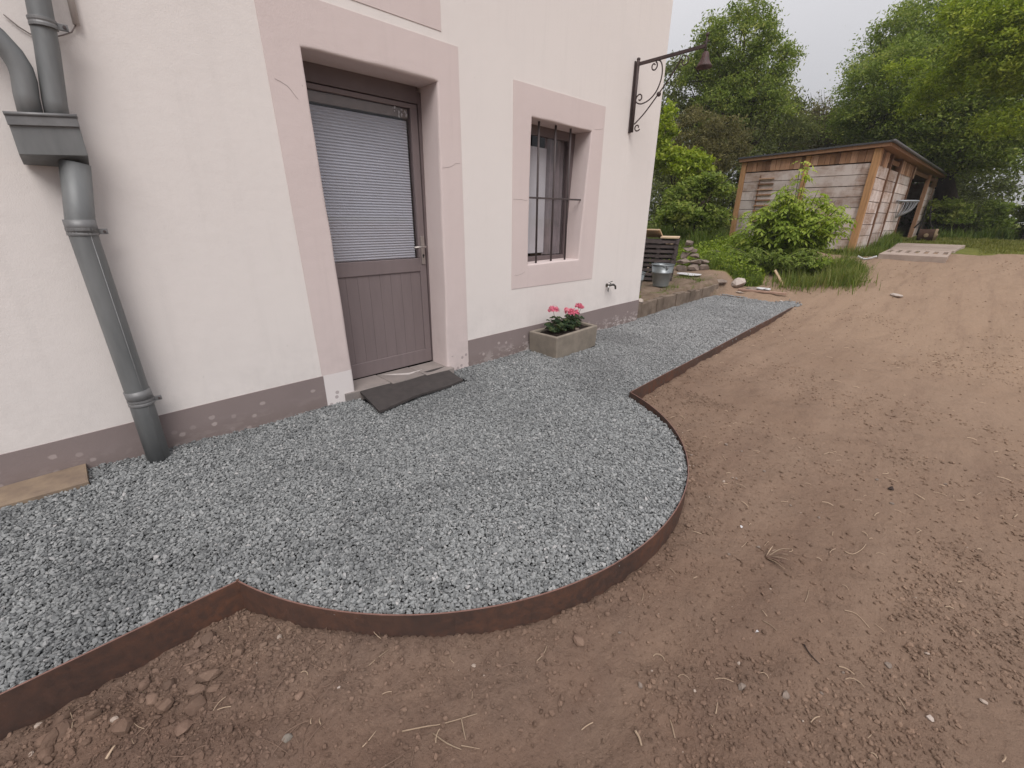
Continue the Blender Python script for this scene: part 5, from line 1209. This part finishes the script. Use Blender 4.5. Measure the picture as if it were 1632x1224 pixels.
tree('maple_tree', bs(1850, 17.5), [lob(1600, 40, 17.5, .95, .75), lob(1560, 85, 18, .7, .45), lob(1630, 110, 17.5, .8, .55), lob(1500, 135, 18.5, .6, .35), lob(1545, 15, 18, .6, .45), lob(1660, 60, 17.5, 1.2, 1.2), lob(1620, 190, 17.5, .7, .35), lob(1465, 165, 19, .45, .28), lob(1440, 110, 19.5, .4, .3)],
     46000, .046, L_yel, 'yellow green maple boughs at the right edge of the picture', seed=11, clump=.26, trunk_r=.16, shade=.5, up=1.0, limbs=False)
tree('dark_shrub', bs(1540, 26), [lob(1505, 300, 26, 1.2, 1.2), lob(1545, 310, 26, 1.3, 1.3), lob(1575, 345, 25, .6, .55), lob(1520, 350, 25, 1.4, .8), lob(1485, 320, 25, 1.0, 1.2), lob(1500, 345, 24, 1.2, .7)],
     20000, .07, L_dark, 'dark thicket in the shade under the big maple', 'shrub', seed=12, clump=.45, trunk_r=.1, shade=.22)
tree('young_shrub', bs(1512, 22), [lob(1508, 335, 22, .55, .40), lob(1524, 342, 22, .4, .35)], 2600, .06, L_mid, 'single lighter shrub in front of the dark thicket beyond the shed end', 'shrub', seed=13, clump=.2, trunk_r=.03, shade=.5)
tree('young_shrub', bs(1588, 23), [lob(1585, 342, 23, .5, .45), lob(1578, 356, 23, .55, .3)], 2400, .06, L_mid, 'low shrub left of the dark fence post', 'shrub', seed=14, clump=.2, trunk_r=.03, shade=.4)
tree('dark_shrub', bs(1660, 21), [lob(1672, 335, 21, .6, .7), lob(1662, 358, 21, .5, .35)], 4500, .07, L_dark, 'dark bush right of the fence post at the picture edge', 'shrub', seed=15, clump=.25, trunk_r=.05, shade=.3)

# near bush: pinnate leaved sapling with stems
def pinnate(name, base, stems, label, seed, lf=.26, mat=L_bush, nl=None):
    r = random.Random(seed); t = thing(name, base, label, 'bush'); sm = MB(); V = []; F_ = []; ti = []
    for (dx, dy, h, n, bend) in stems:
        P = spl([Vector(base) + Vector((dx * .12, dy * .12, 0)), Vector(base) + Vector((dx * .45, dy * .45, h * .45)), Vector(base) + Vector((dx, dy, h * (1 - bend)))], 8)
        sm.tube(P, [.016 * (1 - .8 * i / len(P)) for i in range(len(P))], 6)
        for k in range(n):
            u = (.22 + .78 * ((k + r.random()) / n)) * (len(P) - 1); i = min(int(u), len(P) - 2); p = Vector(P[i]).lerp(Vector(P[i + 1]), u - i); a = r.uniform(0, 2 * PI)
            d = Vector((math.cos(a), math.sin(a), r.uniform(.15, .7))).normalized(); L_ = lf * r.uniform(.6, 1.25) * (1.1 - .35 * u / len(P)); tt = min(1, max(0, r.gauss(.32 + .45 * p.z / 2.6, .16)))
            side = d.cross(Vector((0, 0, 1))).normalized(); nlf = 5
            for j in range(nlf):
                f_ = (j + 1) / nlf; q_ = p + d * L_ * f_ + Vector((0, 0, -L_ * .55 * f_ * f_)); dd = (d + Vector((0, 0, -1.1 * f_))).normalized()
                if j == 0: continue
                for sg in ((-1, 1) if j < nlf - 1 else (0,)):
                    ld = (dd * (.55 if sg else 1) + side * sg * .9 + Vector((0, 0, -.25))).normalized(); ls = L_ * r.uniform(.30, .42); nn_ = ld.cross(side if not sg else dd).normalized(); wv = ld.cross(nn_).normalized() * ls * .24
                    b0 = len(V); mdp = q_ + ld * ls * .45
                    V += [tuple(q_), tuple(mdp + wv + nn_ * ls * .05), tuple(q_ + ld * ls + Vector((0, 0, -ls * .15))), tuple(mdp - wv + nn_ * ls * .05)]
                    F_ += [(b0, b0 + 1, b0 + 2), (b0, b0 + 2, b0 + 3)]; ti += [min(1, max(0, tt + r.gauss(0, .08)))] * 2
    sm.build('stems', M_stem, t, smooth=True); mesh_np('leaves', V, F_, mat, t, attrs={'tint': ('FACE', np.array(ti))}); return t
r = random.Random(8); st = []
for k in range(85):
    a = r.uniform(0, 2 * PI); d = r.uniform(.2, 1.0); st.append((d * math.cos(a) * .85, d * math.sin(a) * 1.12, r.uniform(.8, 1.5) * (1.15 - .42 * d), 30, .05 * d))
st += [(-.1, .10, 2.05, 26, 0), (.0, -.02, 1.9, 24, 0), (.1, .35, 1.6, 22, 0), (-.2, -.35, 1.45, 24, 0), (0, -.65, 1.25, 24, 0), (0, .8, 1.2, 26, .1)]
xb, yb = 11.15, -.22
pinnate('elder_bush', (xb, yb, tz(xb, yb)), st, 'bright green elder bush in front of the shed', 31, .30)
r = random.Random(19); st = [(r.uniform(-.55, .5), r.uniform(-.35, .5), r.uniform(.25, .55), 20, .3) for _ in range(34)]
xb, yb = 10.75, -1.0
pinnate('weed_clump', (xb, yb, tz(xb, yb)), st, 'feathery fresh green weeds spilling from the bush onto the drive', 33, .15, L_bush)
r = random.Random(9); st = [(r.uniform(-.5, .5), r.uniform(-.8, .9), r.uniform(.3, .65), 26, .2) for _ in range(60)]
xb, yb = 10.35, -.15
pinnate('weed_clump', (xb, yb, tz(xb, yb)), st, 'low dark green weeds at the foot of the elder bush', 32, .15, L_mid)

# ------------------------------------------------------------------ grass
def low_weeds(name, n, region, zr, size, mat, label, seed, shade):
    r = np.random.default_rng(seed); x, y = region(r, n); k = vnoise(x * 1.7, y * 1.7, 13) + .5
    z = terrain(x, y) + r.uniform(0, 1, len(x)) ** 1.5 * zr * (.35 + k); o = leaf_mesh(name, np.stack([x, y, z], -1), size, mat, None, seed, up=1.3, shade=np.clip(shade + .35 * (k - .5), 0, 1)); return props(o, label, kind='stuff')
def grass(name, n, region, h, mat, label, seed, w=.004, lean=.5, shade=.45):
    r = np.random.default_rng(seed); x, y = region(r, n); z = terrain(x, y) - .01; n = len(x); a = r.uniform(0, 2 * PI, n); hh = h * r.uniform(.35, 1.3, n) * np.clip(1 + 2.0 * vnoise(x * 3.1, y * 3.1, 5) + .8 * vnoise(x * 9, y * 9, 6), .25, 2)
    d = np.stack([np.cos(a), np.sin(a)], -1); le = lean * r.uniform(.1, 1, n) * hh; ww = w * r.uniform(.6, 1.4, n); pr = np.stack([-d[:, 1], d[:, 0]], -1) * ww[:, None]
    B = np.stack([x, y], -1); z3 = lambda q, zz: np.concatenate([q, zz[:, None]], 1)
    V = np.stack([z3(B - pr, z), z3(B + pr, z), z3(B + d * (le * .35)[:, None] + pr * .7, z + hh * .6), z3(B + d * (le * .35)[:, None] - pr * .7, z + hh * .6), z3(B + d * le[:, None], z + hh)], 1).reshape(-1, 3)
    i0 = np.arange(n)[:, None] * 5; F_ = np.concatenate([i0 + [0, 1, 2], i0 + [0, 2, 3], i0 + [3, 2, 4]], 1).reshape(-1, 3); ti = np.clip(shade + r.normal(0, .22, n) + .3 * vnoise(x * 1.5, y * 1.5, 9), 0, 1)
    o = mesh_np(name, V, F_, mat, attrs={'tint': ('FACE', np.repeat(ti, 3))}); return props(o, label, kind='stuff')
def reg_mask(x0, x1, y0, y1, thr=.5, extra=None):
    def f(r, n):
        x = r.uniform(x0, x1, n); y = r.uniform(y0, y1, n); m = grassmask(x, y) + .5 * vnoise(x * 3, y * 3, 2) > thr
        if extra is not None: m &= extra(x, y)
        return x[m], y[m]
    return f
low_weeds('bank_weeds', 15000, reg_mask(8.6, 13.2, -1.2, 2.6, .48), .16, .026, L_yel, 'bright low leafy weeds covering the bank left of the shed', 51, .5)
low_weeds('nettles', 9000, reg_mask(9.0, 12.6, -1.0, 1.6, .62), .34, .034, L_bush, 'taller leafy weeds round the foot of the elder bush', 52, .4)
notshed = lambda x, y: ~((x > 13.2) & (x < 24) & (y > -1.25) & (y < 2.0))
grass('weeds', 52000, reg_mask(8.5, 13.3, -1.6, 3.2, .5), .13, L_grass, 'rough weeds and grass on the bank left of the shed', 1, .006)
def blobs(cs):
    def f(r, n):
        k = r.integers(0, len(cs), n); c = np.array(cs)[k]; return c[:, 0] + r.normal(0, 1, n) * c[:, 2], c[:, 1] + r.normal(0, 1, n) * c[:, 3]
    return f
grass('tall_grass', 7000, blobs([(10.75, -1.10, .32, .20), (10.4, -1.15, .28, .18), (11.1, -1.45, .22, .12), (10.1, -1.55, .25, .14), (9.9, -.85, .25, .22), (10.6, -.9, .3, .2)]), .22, L_grass, 'tall feathery grass at the right foot of the elder bush', 2, .005, .9, .5)
grass('tall_grass_shed', 2600, blobs([(14.2, -1.35, .55, .10), (15.6, -1.38, .6, .08), (16.6, -1.4, .3, .08)]), .20, L_grass, 'dark grass tufts along the foot of the shed beside the concrete slab', 3, .007, .7, .3)
grass('lawn', 60000, reg_mask(14.6, 26, -8.5, -1.5, .5, lambda x, y: notshed(x, y) & ~((x < 16.7) & (y > -3.15))), .055, L_lawn, 'short yellow green lawn beyond the drive', 4, .011, .6, .55)
grass('weeds_far', 16000, reg_mask(9.0, 14, 1.5, 5.5, .4), .28, L_grass, 'tall dark weeds along the foot of the hedge', 5, .008, .7, .35)
grass('rank_grass', 16000, lambda r, n: (r.uniform(20.5, 27, n), r.uniform(-7.5, -1.8, n)), .22, L_grass, 'rank green grass in the shade at the far edge of the lawn', 6, .012, .7, .25)
def ledge(r, n):
    x = r.uniform(5.6, 9, n); y = r.uniform(.16, 1.6, n); m = (vnoise(x * 4, y * 4, 3) > .12) & (y > .14 + .05 * (x - 5.4)); return x[m], y[m]
grass('ledge_grass', 9000, ledge, .05, L_grass, 'sparse short grass on the raised ground beside the house', 7, .0035, .6, .5)
def gj(r, n): return r.normal(.10, .05, n), r.normal(-1.60, .04, n)
grass('tiny_weeds', 260, lambda r, n: (r.normal(-.12, .05, n), r.normal(-1.56, .025, n)), .014, L_grass, 'tiny green seedlings in the earth below the left edging', 8, .003, .9, .3)

# ------------------------------------------------------------------ thin haze volume, added to lift the dark tones
hz = MB().box((-760, -760, -1.6), (960, 760, 13)).build('added_haze_volume', None); props(hz, 'thin pale haze added over the yard to lift the dark tones', kind='stuff')
hm = bpy.data.materials.new('added_haze'); hm.use_nodes = True; hn = hm.node_tree.nodes; hn.clear()
ho = hn.new('ShaderNodeOutputMaterial'); hv = hn.new('ShaderNodeVolumePrincipled'); hv.inputs['Color'].default_value = (.93, .93, .95, 1); hv.inputs['Density'].default_value = .0012
hm.node_tree.links.new(hv.outputs[0], ho.inputs['Volume']); hz.data.materials.append(hm)
